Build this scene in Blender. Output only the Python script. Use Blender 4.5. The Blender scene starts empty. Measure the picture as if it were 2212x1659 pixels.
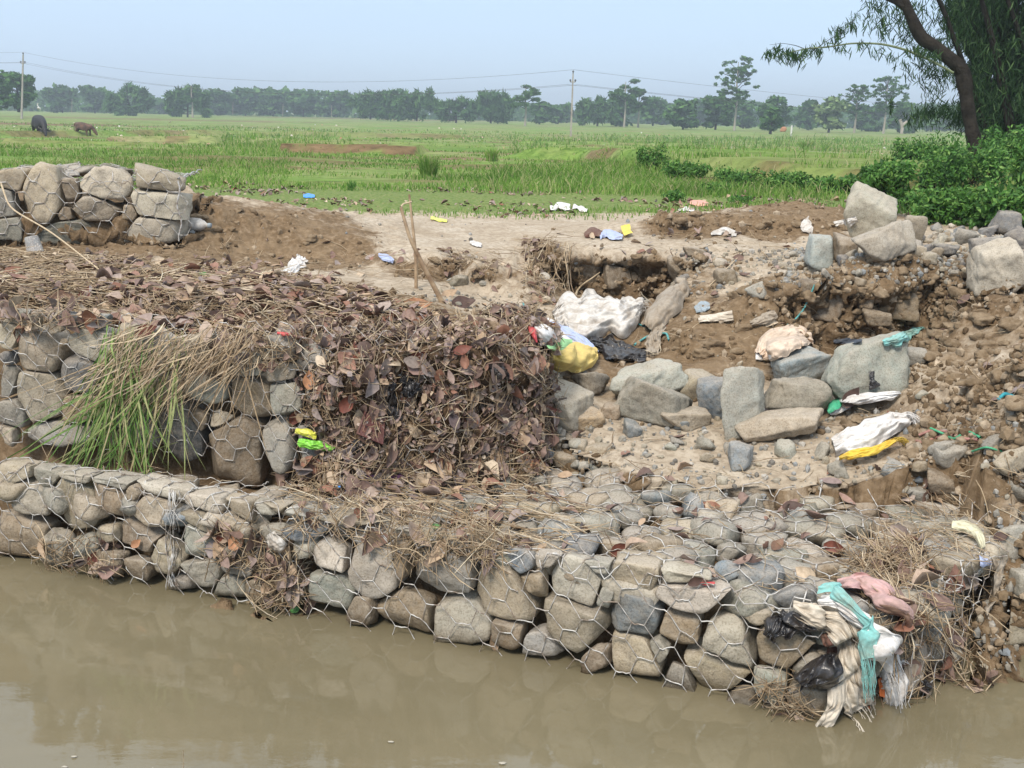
import bpy, bmesh, math, random
import numpy as np
from mathutils import Vector, Matrix
from mathutils.bvhtree import BVHTree
rnd = random.Random(7); rs = np.random.RandomState(11)
C = bpy.context.scene.collection
scene = bpy.context.scene

# ------------------------------------------------------------------ camera
FV = 2400.0; PITCH = math.atan((830-249)/FV); ROLL = math.atan(.0206); CH = 1.8
cam = bpy.data.objects.new('camera', bpy.data.cameras.new('camera')); C.objects.link(cam)
cam.data.sensor_width = 36; cam.data.lens = 36*FV/2212; cam.data.clip_end = 6000; cam.data.clip_start = .05
cam.location = (0, 0, CH)
cam.matrix_world = Matrix.Translation((0, 0, CH)) @ Matrix.Rotation(math.pi/2-PITCH, 4, 'X') @ Matrix.Rotation(ROLL, 4, 'Z')
scene.camera = cam
scene.render.resolution_x = 1024; scene.render.resolution_y = 768
# ------------------------------------------------------------------ sky, sun, exposure
SUN_EL, SUN_AZ = math.radians(48), math.radians(205)
w = bpy.data.worlds.new('World'); scene.world = w; w.use_nodes = True
nt = w.node_tree; nt.nodes.clear()
sky = nt.nodes.new('ShaderNodeTexSky'); sky.sky_type = 'NISHITA'; sky.sun_disc = False
sky.sun_elevation = SUN_EL; sky.sun_rotation = SUN_AZ
sky.air_density = 1.0; sky.dust_density = .3; sky.ozone_density = 4.
tc = nt.nodes.new('ShaderNodeTexCoord'); mp = nt.nodes.new('ShaderNodeMapping'); mp.inputs['Scale'].default_value = (1.2, 1.2, 6)
cn = nt.nodes.new('ShaderNodeTexNoise'); cn.inputs['Scale'].default_value = 2.3; cn.inputs['Detail'].default_value = 4
cr = nt.nodes.new('ShaderNodeValToRGB'); cr.color_ramp.elements[0].position = .48; cr.color_ramp.elements[1].position = .75
mx = nt.nodes.new('ShaderNodeMix'); mx.data_type = 'RGBA'; mx.inputs[7].default_value = (4.25, 5.5, 7.1, 1)
ml = nt.nodes.new('ShaderNodeMath'); ml.operation = 'MULTIPLY_ADD'; ml.inputs[1].default_value = .1; ml.inputs[2].default_value = .86
bg = nt.nodes.new('ShaderNodeBackground'); bg.inputs[1].default_value = .09
wo = nt.nodes.new('ShaderNodeOutputWorld')
nt.links.new(tc.outputs['Generated'], mp.inputs[0]); nt.links.new(mp.outputs[0], cn.inputs[0])
nt.links.new(cn.outputs[0], cr.inputs[0]); nt.links.new(cr.outputs[0], ml.inputs[0]); nt.links.new(ml.outputs[0], mx.inputs[0])
sz_ = nt.nodes.new('ShaderNodeSeparateXYZ'); nt.links.new(tc.outputs['Generated'], sz_.inputs[0])
zr = nt.nodes.new('ShaderNodeMapRange'); zr.inputs[1].default_value = .30; zr.inputs[2].default_value = .65; nt.links.new(sz_.outputs[2], zr.inputs[0])
mz = nt.nodes.new('ShaderNodeMix'); mz.data_type = 'RGBA'; mz.inputs[7].default_value = (7.4, 7.9, 8.5, 1); nt.links.new(zr.outputs[0], mz.inputs[0])
nt.links.new(sky.outputs[0], mx.inputs[6]); nt.links.new(mx.outputs[2], mz.inputs[6]); nt.links.new(mz.outputs[2], bg.inputs[0]); nt.links.new(bg.outputs[0], wo.inputs[0])
sl = bpy.data.lights.new('sun', 'SUN'); sl.energy = 2.3; sl.angle = math.radians(14); sl.color = (1, .91, .79)
so = bpy.data.objects.new('sun', sl); C.objects.link(so)
sd = Vector((math.sin(SUN_AZ)*math.cos(SUN_EL), math.cos(SUN_AZ)*math.cos(SUN_EL), math.sin(SUN_EL)))
so.rotation_euler = sd.to_track_quat('Z', 'Y').to_euler(); so.location = (0, 0, 30)
vs = scene.view_settings; vs.view_transform = 'Standard'; vs.look = 'None'; vs.gamma = 1; vs.exposure = .85
scene.cycles.volume_bounces = 0

# ------------------------------------------------------------------ helpers
def ray(x, y):
    a = (x-1106)/FV; b = -(y-829.5)/FV; c, s = math.cos(ROLL), math.sin(ROLL)
    a, b = a*c-b*s, a*s+b*c
    cp, sp = math.cos(PITCH), math.sin(PITCH)
    return np.array([a, cp+b*sp, -sp+b*cp])
O = np.array([0, 0, CH])
def P(x, y, z): r = ray(x, y); return O+r*((z-CH)/r[2])
def PD(x, y, d): r = ray(x, y); return O+r*(d/r[1])
def h3(i, j, k, seed):
    n = (i*374761393+j*668265263+k*1274126177+seed*974634777) & 0xFFFFFFFF
    n = ((n ^ (n >> 13))*1103515245) & 0xFFFFFFFF
    n = ((n ^ (n >> 16))*2246822519) & 0xFFFFFFFF
    return ((n ^ (n >> 15)) & 0xFFFF)/32767.5-1
def vn(p, seed=0):
    p = np.asarray(p, float); f = np.floor(p); i = f.astype(np.int64); t = p-f; t = t*t*(3-2*t)
    r = 0
    for a in (0, 1):
        for b in (0, 1):
            for c in (0, 1):
                r = r+h3(i[..., 0]+a, i[..., 1]+b, i[..., 2]+c, seed)*(t[..., 0] if a else 1-t[..., 0])*(t[..., 1] if b else 1-t[..., 1])*(t[..., 2] if c else 1-t[..., 2])
    return r
def fbm(p, o=4, seed=0, g=.5):
    p = np.asarray(p, float); r = 0; a = 1
    for k in range(o): r = r+a*vn(p*2.03**k+k*7.3, seed+k); a *= g
    return r
def sst(a, b, x): t = np.clip((x-a)/(b-a), 0, 1); return t*t*(3-2*t)
def tag(o, label=None, cat=None, group=None, kind=None):
    if label: o['label'] = label
    if cat: o['category'] = cat
    if group: o['group'] = group
    if kind: o['kind'] = kind
    return o
def mk(name, V, F, mat=None, parent=None, smooth=True, loc=None, attrs=None):
    V = np.asarray(V, np.float32).reshape(-1, 3)
    if loc is not None: V = V-np.asarray(loc, np.float32)
    me = bpy.data.meshes.new(name); F = np.asarray(F, np.int32); k = F.shape[1]
    me.vertices.add(len(V)); me.vertices.foreach_set('co', V.ravel())
    me.loops.add(F.size); me.loops.foreach_set('vertex_index', F.ravel())
    me.polygons.add(len(F)); me.polygons.foreach_set('loop_start', np.arange(0, F.size, k, dtype=np.int32))
    me.polygons.foreach_set('loop_total', np.full(len(F), k, np.int32))
    me.polygons.foreach_set('use_smooth', np.full(len(F), smooth))
    me.update(calc_edges=True)
    if attrs:
        for an, av in attrs.items():
            at = me.color_attributes.new(an, 'FLOAT_COLOR', 'POINT'); at.data.foreach_set('color', np.asarray(av, np.float32).ravel())
    if mat: me.materials.append(mat)
    o = bpy.data.objects.new(name, me); C.objects.link(o)
    if loc is not None: o.location = loc
    if parent: o.parent = parent; o.matrix_parent_inverse = Matrix.Translation(parent.location).inverted() if loc is not None or parent.location.length else Matrix()
    return o
def empty(name, loc=(0, 0, 0)):
    o = bpy.data.objects.new(name, None); C.objects.link(o); o.location = loc; o.empty_display_size = .1; return o
def child(name, V, F, mat, parent, **k):
    o = mk(name, np.asarray(V).reshape(-1, 3)-np.array(parent.location), F, mat, None, **k); o.parent = parent; return o
class Acc:
    def __init__(s): s.V = []; s.F = []; s.n = 0
    def add(s, V, F):
        V = np.asarray(V).reshape(-1, 3); s.V.append(V); s.F.append(np.asarray(F)+s.n); s.n += len(V)
    def out(s): return np.concatenate(s.V), np.concatenate(s.F)
def tubes(Pn, R, sides=3):
    Pn = np.asarray(Pn, float); M, N, _ = Pn.shape; R = np.broadcast_to(R, (M, N))
    T = np.gradient(Pn, axis=1); T /= np.linalg.norm(T, axis=2, keepdims=True)+1e-9
    ref = np.where(np.abs(T[:, :, 2:3]) > .9, np.array([[[1., 0, 0]]]), np.array([[[0, 0, 1.]]]))
    A = np.cross(T, ref); A /= np.linalg.norm(A, axis=2, keepdims=True)+1e-9; B = np.cross(T, A)
    an = np.arange(sides)*2*math.pi/sides
    V = Pn[:, :, None]+R[:, :, None, None]*(A[:, :, None]*np.cos(an)[None, None, :, None]+B[:, :, None]*np.sin(an)[None, None, :, None])
    b = (np.arange(M)*N*sides)[:, None, None]; i = (np.arange(N-1)*sides)[None, :, None]; j = np.arange(sides)[None, None]; j2 = (j+1) % sides
    F = np.stack([b+i+j, b+i+j2, b+i+sides+j2, b+i+sides+j], -1).reshape(-1, 4)
    return V.reshape(-1, 3), F
def norm(v): return v/(np.linalg.norm(v, axis=-1, keepdims=True)+1e-9)
def leaves(c, a, n, L, W, curl, fold, rows=5, tip=.8):
    """batch of leaf blades: centre, axis, normal"""
    a = norm(a); b = norm(np.cross(n, a)); n = norm(np.cross(a, b)); M = len(c)
    t = np.linspace(0, 1, rows); wd = np.sin(np.pi*np.clip(t, .04, .985)**tip)
    s = np.array([-1, 0, 1.])
    tt, ss = np.meshgrid(t, s, indexing='ij'); ww = wd[:, None]*np.ones(3)
    z = curl[:, None, None]*((tt-.5)**2*4-.3)[None]*L[:, None, None]*.5+fold[:, None, None]*np.abs(ss*ww)[None]*W[:, None, None]
    z = z+(rs.rand(M, rows, 3)-.5)*.12*W[:, None, None]
    V = c[:, None, None]+a[:, None, None]*(L[:, None, None]*(tt-.5)[None])[..., None]+b[:, None, None]*(.5*W[:, None, None]*(ss*ww)[None])[..., None]+n[:, None, None]*z[..., None]
    q = []
    for i in range(rows-1):
        for j in range(2): q.append([i*3+j, i*3+j+1, i*3+j+4, i*3+j+3])
    F = (np.array(q)[None]+(np.arange(M)*rows*3)[:, None, None]).reshape(-1, 4)
    return V.reshape(-1, 3), F

# ------------------------------------------------------------------ materials
def M(name, col, rough=.8, spec=.3, build=None):
    m = bpy.data.materials.new(name); m.use_nodes = True; n = m.node_tree; p = n.nodes['Principled BSDF']
    p.inputs['Base Color'].default_value = (*col, 1); p.inputs['Roughness'].default_value = rough
    p.inputs['Specular IOR Level'].default_value = spec
    if build: build(n, p)
    return m
def nd(n, t, **k):
    o = n.nodes.new(t)
    for a, b in k.items():
        if a in o.bl_rna.properties: setattr(o, a, b)
        else: o.inputs[a.replace('_', ' ')].default_value = b
    return o
def noise(n, sc, det=6, co=None, rough=.6):
    t = nd(n, 'ShaderNodeTexNoise', Scale=sc, Detail=det, Roughness=rough)
    if co: n.links.new(co, t.inputs[0])
    return t.outputs[0]
def ramp(n, src, stops):
    r = n.nodes.new('ShaderNodeValToRGB'); e = r.color_ramp.elements
    while len(e) < len(stops): e.new(.5)
    for i, (p, c) in enumerate(stops): e[i].position = p; e[i].color = (*(c if isinstance(c, tuple) else (c, c, c)), 1)
    n.links.new(src, r.inputs[0]); return r.outputs[0]
def mix(n, f, a, b, mode='MIX'):
    m = n.nodes.new('ShaderNodeMix'); m.data_type = 'RGBA'; m.blend_type = mode
    for k, v in ((0, f), (6, a), (7, b)):
        if hasattr(v, 'is_linked') or hasattr(v, 'links'): n.links.new(v, m.inputs[k])
        elif k == 0: m.inputs[0].default_value = v
        else: m.inputs[k].default_value = (*v, 1)
    return m.outputs[2]
def bump(n, p, src, st=.5, dist=.01, prev=None):
    b = nd(n, 'ShaderNodeBump', Strength=st, Distance=dist); n.links.new(src, b.inputs['Height'])
    if prev: n.links.new(prev, b.inputs['Normal'])
    n.links.new(b.outputs[0], p.inputs['Normal']); return b.outputs[0]
def geo(n): return n.nodes.new('ShaderNodeNewGeometry')

def b_stone(n, p):
    oi = nd(n, 'ShaderNodeObjectInfo'); g = geo(n); tcx = nd(n, 'ShaderNodeTexCoord')
    add = nd(n, 'ShaderNodeVectorMath', operation='ADD'); n.links.new(tcx.outputs['Object'], add.inputs[0]); 
    sc = nd(n, 'ShaderNodeMath', operation='MULTIPLY'); sc.inputs[1].default_value = 37; n.links.new(oi.outputs['Random'], sc.inputs[0]); n.links.new(sc.outputs[0], add.inputs[1])
    co = add.outputs[0]
    c = oi.outputs['Color']
    big = noise(n, 7, 5, co); c = mix(n, ramp(n, big, [(.38, 0.), (.68, .42)]), c, (.22, .165, .105), 'MIX')
    fine = noise(n, 38, 8, co, .7); c = mix(n, ramp(n, fine, [(.40, .0), (.66, .42)]), c, (.42, .375, .31))
    mid = noise(n, 16, 6, co); c = mix(n, ramp(n, mid, [(.5, 0.), (.72, .45)]), c, (.10, .09, .075))
    vz = nd(n, 'ShaderNodeSeparateXYZ'); n.links.new(g.outputs['Normal'], vz.inputs[0])
    dust = nd(n, 'ShaderNodeMath', operation='MULTIPLY'); n.links.new(ramp(n, vz.outputs[2], [(.4, 0.), (.95, .5)]), dust.inputs[0]); n.links.new(ramp(n, noise(n, 11, 4, co), [(.4, .15), (.6, 1.)]), dust.inputs[1])
    c = mix(n, dust.outputs[0], c, (.42, .37, .31))
    pz = nd(n, 'ShaderNodeSeparateXYZ'); n.links.new(g.outputs['Position'], pz.inputs[0])
    wet = ramp(n, pz.outputs[2], [(.0, 1.), (.07, 0.)])
    c = mix(n, wet, c, mix(n, 1., c, (.38, .34, .28), 'MULTIPLY'))
    n.links.new(c, p.inputs['Base Color'])
    rr = ramp(n, pz.outputs[2], [(.0, .25), (.07, .82)]); n.links.new(rr, p.inputs['Roughness'])
    b1 = bump(n, p, noise(n, 55, 8, co, .7), .8, .009); 
    v = nd(n, 'ShaderNodeTexNoise', Scale=14, Detail=5); v.noise_type = 'RIDGED_MULTIFRACTAL'; n.links.new(co, v.inputs[0])
    bump(n, p, v.outputs[0], .5, .009, b1)
    vo = nd(n, 'ShaderNodeTexNoise', Scale=150, Detail=4); n.links.new(co, vo.inputs[0]); c = mix(n, ramp(n, vo.outputs[0], [(.36, .55), (.5, 0.)]), c, mix(n, 1., c, (.5, .47, .42), 'MULTIPLY')); n.links.new(c, p.inputs['Base Color'])
STONE = M('stone', (.3, .3, .27), .82, .25, b_stone)

def b_ground(n, p):
    g = geo(n); co = g.outputs['Position']; at = nd(n, 'ShaderNodeVertexColor', layer_name='soil')
    s = nd(n, 'ShaderNodeSeparateColor'); n.links.new(at.outputs[0], s.inputs[0])
    n1 = noise(n, 3.5, 8, co); n2 = noise(n, 28, 8, co, .7); n3 = noise(n, 130, 4, co)
    sand = ramp(n, n1, [(.3, (.33, .265, .19)), (.5, (.43, .36, .275)), (.7, (.50, .435, .35))])
    sand = mix(n, ramp(n, n2, [(.42, .6), (.55, 0.)]), sand, (.26, .205, .15))
    soil = ramp(n, n2, [(.3, (.085, .058, .034)), (.5, (.17, .115, .066)), (.72, (.30, .225, .15))])
    soil = mix(n, ramp(n, noise(n, 6, 5, co), [(.45, 0.), (.68, .6)]), soil, (.24, .175, .11))
    a = nd(n, 'ShaderNodeMath', operation='ADD'); n.links.new(s.outputs[0], a.inputs[0]); 
    k = nd(n, 'ShaderNodeMath', operation='MULTIPLY_ADD'); k.inputs[1].default_value = .9; k.inputs[2].default_value = -.45; n.links.new(noise(n, 9, 6, co, .65), k.inputs[0]); n.links.new(k.outputs[0], a.inputs[1])
    c = mix(n, ramp(n, a.outputs[0], [(.38, 0.), (.6, 1.)]), soil, sand)
    gr = ramp(n, n2, [(.3, (.06, .10, .025)), (.5, (.14, .20, .055)), (.62, (.22, .22, .10)), (.75, (.26, .21, .14))])
    gm = nd(n, 'ShaderNodeMath', operation='ADD'); n.links.new(s.outputs[1], gm.inputs[0]); n.links.new(k.outputs[0], gm.inputs[1])
    c = mix(n, ramp(n, gm.outputs[0], [(.4, 0.), (.6, 1.)]), c, gr)
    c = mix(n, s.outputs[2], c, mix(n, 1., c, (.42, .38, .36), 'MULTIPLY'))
    n.links.new(c, p.inputs['Base Color'])
    b = bump(n, p, n2, .7, .02); bump(n, p, n3, .5, .005, b)
GROUND = M('soil_and_sand', (.3, .25, .2), .95, .15, b_ground)

def b_field(n, p):
    g = geo(n); co = g.outputs['Position']; m_ = nd(n, 'ShaderNodeMapping'); m_.inputs['Scale'].default_value = (.5, 1, 1); n.links.new(co, m_.inputs[0]); cc = m_.outputs[0]
    at = nd(n, 'ShaderNodeVertexColor', layer_name='soil'); s = nd(n, 'ShaderNodeSeparateColor'); n.links.new(at.outputs[0], s.inputs[0])
    a = ramp(n, noise(n, .22, 8, cc, .65), [(.32, (.11, .20, .04)), (.46, (.17, .265, .06)), (.58, (.25, .28, .11)), (.72, (.34, .285, .17))])
    f = noise(n, 5, 8, cc, .7); c = mix(n, ramp(n, f, [(.35, .75), (.55, 0.)]), a, (.035, .085, .012))
    c = mix(n, ramp(n, noise(n, .09, 5, cc), [(.5, 0.), (.7, .65)]), c, (.22, .20, .10))
    c = mix(n, s.outputs[0], c, ramp(n, f, [(.3, (.07, .04, .025)), (.7, (.24, .145, .09))]))
    n.links.new(c, p.inputs['Base Color']); bump(n, p, f, 1, .06)
FIELD = M('pasture_turf', (.1, .2, .04), .95, .1, b_field)

def island(stops, rough=.75, spec=.3, trans=0., nz=0.):
    def f(n, p):
        g = geo(n); c = ramp(n, g.outputs['Random Per Island'], stops)
        c = mix(n, ramp(n, noise(n, 60, 4, g.outputs['Position']), [(.35, .5), (.6, 0.)]), c, mix(n, 1., c, (.45, .42, .4), 'MULTIPLY'))
        if nz: c = mix(n, ramp(n, noise(n, nz, 3, g.outputs['Position']), [(.4, 0.), (.62, .75)]), c, mix(n, 1., c, (.5, .62, .5), 'MULTIPLY'))
        n.links.new(c, p.inputs['Base Color'])
        if trans:
            t = nd(n, 'ShaderNodeBsdfTranslucent'); n.links.new(c, t.inputs[0]); ms = nd(n, 'ShaderNodeMixShader'); ms.inputs[0].default_value = trans
            n.links.new(p.outputs[0], ms.inputs[1]); n.links.new(t.outputs[0], ms.inputs[2]); n.links.new(ms.outputs[0], n.nodes['Material Output'].inputs[0])
    return f
LEAF = M('dead_leaf', (.12, .07, .05), .6, .4, island([(0, (.13, .085, .07)), (.2, (.22, .14, .11)), (.38, (.32, .245, .215)), (.48, (.25, .11, .065)), (.6, (.25, .205, .195)), (.75, (.38, .30, .25)), (.88, (.40, .28, .18)), (1, (.52, .43, .32))]))
STRAW = M('dry_straw', (.4, .3, .18), .7, .3, island([(0, (.17, .11, .06)), (.3, (.34, .25, .15)), (.6, (.50, .40, .27)), (.8, (.25, .17, .11)), (1, (.66, .57, .42))]))
LIVE = M('green_blade', (.1, .2, .04), .6, .35, island([(0, (.06, .15, .025)), (.3, (.13, .26, .05)), (.5, (.24, .34, .10)), (.75, (.36, .38, .17)), (1, (.48, .40, .23))], .6, .3, .2))
GRASS = M('pasture_grass', (.1, .2, .04), .8, .15, island([(0, (.08, .17, .03)), (.35, (.16, .31, .055)), (.65, (.24, .38, .085)), (.84, (.33, .37, .15)), (1, (.48, .42, .25))], .8, .15, .25, .35))
SHRUB = M('shrub_leaf', (.05, .12, .03), .6, .3, island([(0, (.03, .09, .018)), (.45, (.065, .18, .03)), (.8, (.11, .26, .045)), (1, (.22, .38, .09))], .6, .3, .25))
BAMBOO = M('bamboo_leaf', (.04, .09, .03), .65, .2, island([(0, (.012, .034, .010)), (.55, (.022, .06, .017)), (.85, (.045, .10, .03)), (1, (.10, .17, .06))], .65, .2, .12))
FARLEAF = M('distant_foliage', (.05, .1, .035), .9, .1, island([(0, (.035, .09, .028)), (.5, (.065, .16, .045)), (1, (.12, .24, .065))], .9, .1, .2))
PALELEAF = M('pale_distant_foliage', (.12, .17, .07), .9, .1, island([(0, (.10, .17, .06)), (.5, (.16, .25, .09)), (1, (.24, .32, .13))], .9, .1, .1))
BARK = M('bark', (.07, .055, .045), .95, .1, lambda n, p: (n.links.new(ramp(n, noise(n, 9, 8, geo(n).outputs['Position']), [(.3, (.012, .010, .008)), (.7, (.042, .034, .027))]), p.inputs['Base Color']), bump(n, p, noise(n, 30, 6, geo(n).outputs['Position']), .8, .03)))
PALEBARK = M('pale_bark', (.32, .29, .24), .9, .1)
WIRE = M('galvanised_wire', (.5, .5, .5), .5, .4, lambda n, p: (setattr(p.inputs['Metallic'], 'default_value', .2), n.links.new(ramp(n, noise(n, 25, 5, geo(n).outputs['Position']), [(.38, (.20, .155, .12)), (.58, (.52, .51, .49))]), p.inputs['Base Color'])))
HAIR = M('buffalo_hide', (.018, .016, .018), .6, .4); BROWNHIDE = M('brown_hide', (.10, .055, .04), .7, .3, lambda n, p: n.links.new(ramp(n, noise(n, 4, 4, geo(n).outputs['Position']), [(.35, (.045, .028, .024)), (.65, (.15, .085, .06))]), p.inputs['Base Color']))
HORN = M('horn', (.06, .055, .05), .5)
CONC = M('weathered_concrete', (.36, .33, .29), .9, .2, lambda n, p: n.links.new(ramp(n, noise(n, 3, 6, geo(n).outputs['Position']), [(.3, (.22, .20, .17)), (.7, (.38, .35, .31))]), p.inputs['Base Color']))
DARKWIRE = M('power_line', (.08, .08, .085), .6)
STICK = M('dry_stick', (.24, .165, .10), .8, .2, lambda n, p: n.links.new(ramp(n, noise(n, 14, 5, geo(n).outputs['Position']), [(.35, (.20, .13, .08)), (.65, (.42, .31, .20))]), p.inputs['Base Color']))
_cl = {}
def cloth(name, col, dirt=.45, rough=.75, spec=.3, fol=0.):
    def f(n, p):
        g = geo(n); co = g.outputs['Position']
        c = mix(n, ramp(n, noise(n, 13, 7, co, .65), [(.42, 0.), (.66, dirt)]), col, (.23, .175, .12))
        wv = nd(n, 'ShaderNodeTexNoise', Scale=70, Detail=3); n.links.new(co, wv.inputs[0])
        c = mix(n, ramp(n, wv.outputs[0], [(.4, .25*dirt), (.6, 0.)]), c, (.15, .12, .09))
        n.links.new(c, p.inputs['Base Color']); bump(n, p, noise(n, 40, 5, co, .6), .6, .008)
    return M(name, col, rough, spec, f)

# ------------------------------------------------------------------ terrain control points  (x, y, z, sand, dark)
CP = []
def cp(x, y, z, s, d=0.): q = P(x, y, z); CP.append((q[0], q[1], z, s, 0, d))
def cw(X, Y, z, s, g=0., d=0.): CP.append((X, Y, z, s, g, d))
for a in [(1160,1040,.36,.7),(1400,1060,.37,1),(1600,1045,.39,1),(1800,1060,.40,.9),(2000,1090,.40,.6),(2212,1130,.42,.6),
 (1180,960,.42,.5),(1350,950,.44,.7),(1500,980,.42,.9),(1600,960,.44,.8),(1800,980,.46,.5),(2000,960,.52,.4),(2212,960,.60,.5),
 (1160,850,.50,.4),(1300,830,.55,.5),(1500,830,.56,.5),(1700,800,.60,.5),(1900,810,.60,.6),(2050,860,.68,.6),(2212,860,.80,.6),
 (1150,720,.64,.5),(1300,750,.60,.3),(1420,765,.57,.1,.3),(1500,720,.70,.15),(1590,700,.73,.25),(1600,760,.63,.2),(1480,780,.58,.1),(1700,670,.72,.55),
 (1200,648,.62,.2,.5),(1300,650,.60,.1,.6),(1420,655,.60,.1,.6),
 (1195,530,.94,.6),(1300,530,.94,.6),(1400,535,.94,.6),(1480,545,.94,.6),
 (1190,515,.96,.95),(1300,515,.96,.95),(1420,515,.97,.95),
 (1480,600,.84,.4),(1540,575,.90,.5),(1600,620,.83,.6),(1560,660,.77,.4),(1680,595,.90,.6),(1650,665,.75,.4),(1460,650,.68,.2),
 (1600,530,.96,.9),(1700,545,.96,.8),(1640,560,.94,.7),
 (1440,465,1.09,.5),(1600,465,1.10,.4),(1440,508,.97,.4),(1600,511,.98,.5),(1750,513,.98,.7),(1430,490,.965,.9),
 (1720,433,1.18,.2),(1660,455,1.12,.3),(1800,462,1.10,.3),(1840,490,1.03,.5),(1830,505,1.0,.6),
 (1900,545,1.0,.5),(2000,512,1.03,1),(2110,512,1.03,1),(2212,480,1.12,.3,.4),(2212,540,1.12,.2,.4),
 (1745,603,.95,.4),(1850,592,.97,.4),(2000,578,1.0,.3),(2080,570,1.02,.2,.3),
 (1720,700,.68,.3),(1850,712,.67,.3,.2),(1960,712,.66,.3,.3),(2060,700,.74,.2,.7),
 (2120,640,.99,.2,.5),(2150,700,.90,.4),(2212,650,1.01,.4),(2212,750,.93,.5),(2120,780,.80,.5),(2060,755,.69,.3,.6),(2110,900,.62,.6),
 (600,605,.86,1),(750,600,.85,1),(900,603,.83,1),(680,612,.85,1),(820,615,.83,1),(960,625,.79,1),(1050,622,.78,1),(1000,612,.78,1),(1130,605,.77,1),(1050,640,.74,.9),(1110,690,.70,.7),
 (960,560,.92,.15),(880,565,.90,.2),(1060,580,.87,.2),(1120,590,.82,.4),(820,585,.85,.6),
 (740,468,.95,1),(1000,478,.95,1),(1420,470,.96,1),(900,510,.94,1),(1100,520,.93,1),(1150,560,.88,.8),(850,530,.93,.8),
 (400,405,1.22,.7),(500,425,1.18,.7),(600,440,1.14,.5),(700,462,1.08,.4),(790,500,.99,.3),
 (420,440,1.18,.3),(520,450,1.14,.2),(620,470,1.08,.1),(720,500,1.0,.1),
 (560,575,.87,.1),(480,570,.89,.1),
 (430,600,.90,.4),(560,590,.87,.4),(700,590,.86,.7)]: cp(*a)
for X, Y, z, s in [(-3.4,6.7,.94,.1),(-2.9,6.76,.93,.1),(-2.4,6.84,.93,.1),(-2.05,6.9,.94,.1),(-2.6,5,.93,.1),(-1.5,5,.93,.1),(-.8,5,.93,.1),(-.3,4.8,.9,.1),(-2.6,6,.95,.1),(-1.6,6,.93,.2),(-.8,5.8,.88,.2),(-.25,5.5,.8,.3),(.15,5.2,.66,.5),
 (-3.5,5,.95,.2),(-3.5,7,1.,.3),(-4.5,6,1.,.3),(-3,8,1.05,.3),
 (2.05,4.1,.40,.5),(2.6,4.2,.5,.5),(3.5,4.3,.62,.5),(2.1,3.75,.22,.4),(2.6,3.7,.12,.4),(2.3,3.45,-.06,.4),(3,3.45,-.08,.4),(1.9,3.5,.0,.3),(3.5,3.6,0,.4),(4.8,4.3,.5,.5),(4.6,6,1.,.4),(4.8,8,1.1,.4),(3.8,9,1.06,.6),
 (1.3,3.0,-.35,.3),(2.6,3.,-.35,.3),(4.5,3.1,-.35,.3),(4.8,3.8,-.1,.3),(0,3.2,-.4,.3),(-2,3.9,-.4,.3),(-4.5,4.6,-.4,.3)]: cw(X, Y, z, s)
for X in (-6, -4, -2.6, -1.4, 0, 1.4, 2.8, 4.2, 6):
    yb = 9.7 if X < -1 else (10.1 if X < 1.2 else 10.4)
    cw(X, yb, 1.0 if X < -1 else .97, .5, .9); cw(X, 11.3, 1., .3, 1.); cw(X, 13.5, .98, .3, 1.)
cw(-2.2, 8.6, 1.04, .5, .8); cw(-3.2, 9, 1.03, .5, .9); cw(-1.6, 9.0, 1.0, .5, .6); cw(2.8, 10., 1.0, .6, .6); cw(3.6, 9.8, 1.0, .6, .6)
def edge(pts, step=.06):
    """dense control points along a line given in picture coordinates and height"""
    W = [P(a[0], a[1], a[2]) for a in pts]
    for k in range(len(W)-1):
        n = max(1, int(np.linalg.norm((W[k+1]-W[k])[:2])/step))
        for j in range(n):
            t = j/n; q = W[k]*(1-t)+W[k+1]*t; wv = vn(np.array([q[0]*6, q[1]*6, k*1.]), 77)*.035
            CP.append((q[0], q[1]+wv, q[2], pts[k][3], 0, pts[k][4] if len(pts[k]) > 4 else 0))
edge([(1192,522,.95,.95),(1300,522,.95,1),(1380,530,.95,1),(1430,526,.95,.9),(1500,560,.93,.5),(1585,572,.915,.5)])
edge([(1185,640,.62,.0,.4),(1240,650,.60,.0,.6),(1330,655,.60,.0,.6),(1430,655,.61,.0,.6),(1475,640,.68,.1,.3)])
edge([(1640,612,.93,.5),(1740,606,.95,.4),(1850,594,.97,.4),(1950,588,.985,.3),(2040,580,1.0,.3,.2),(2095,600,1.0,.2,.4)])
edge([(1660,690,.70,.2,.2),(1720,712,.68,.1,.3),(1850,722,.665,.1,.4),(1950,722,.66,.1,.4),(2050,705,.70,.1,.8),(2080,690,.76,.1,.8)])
edge([(1432,466,1.09,.3),(1500,463,1.10,.3),(1600,465,1.10,.3),(1700,470,1.09,.3),(1820,476,1.07,.3)])
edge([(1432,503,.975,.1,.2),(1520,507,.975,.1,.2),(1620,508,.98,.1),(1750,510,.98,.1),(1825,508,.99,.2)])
edge([(860,548,.94,.6),(950,552,.94,.6),(1060,572,.91,.5),(1150,585,.88,.5)])
edge([(870,590,.845,.1,.2),(960,596,.83,.1,.2),(1060,602,.80,.1,.2),(1130,604,.775,.2)])
edge([(405,440,1.17,.3),(500,448,1.14,.3),(600,462,1.095,.3),(700,488,1.03,.3),(790,518,.965,.3)])
edge([(412,535,.94,.0),(520,546,.89,.0),(620,556,.865,.0),(720,566,.85,.1),(800,568,.86,.3)])
CP = np.array(CP); _k = [0]
for _a in range(1, len(CP)):
    if np.min(np.hypot(*(CP[_k, :2]-CP[_a, :2]).T)) > .02: _k.append(_a)
CP = CP[_k]
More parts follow.
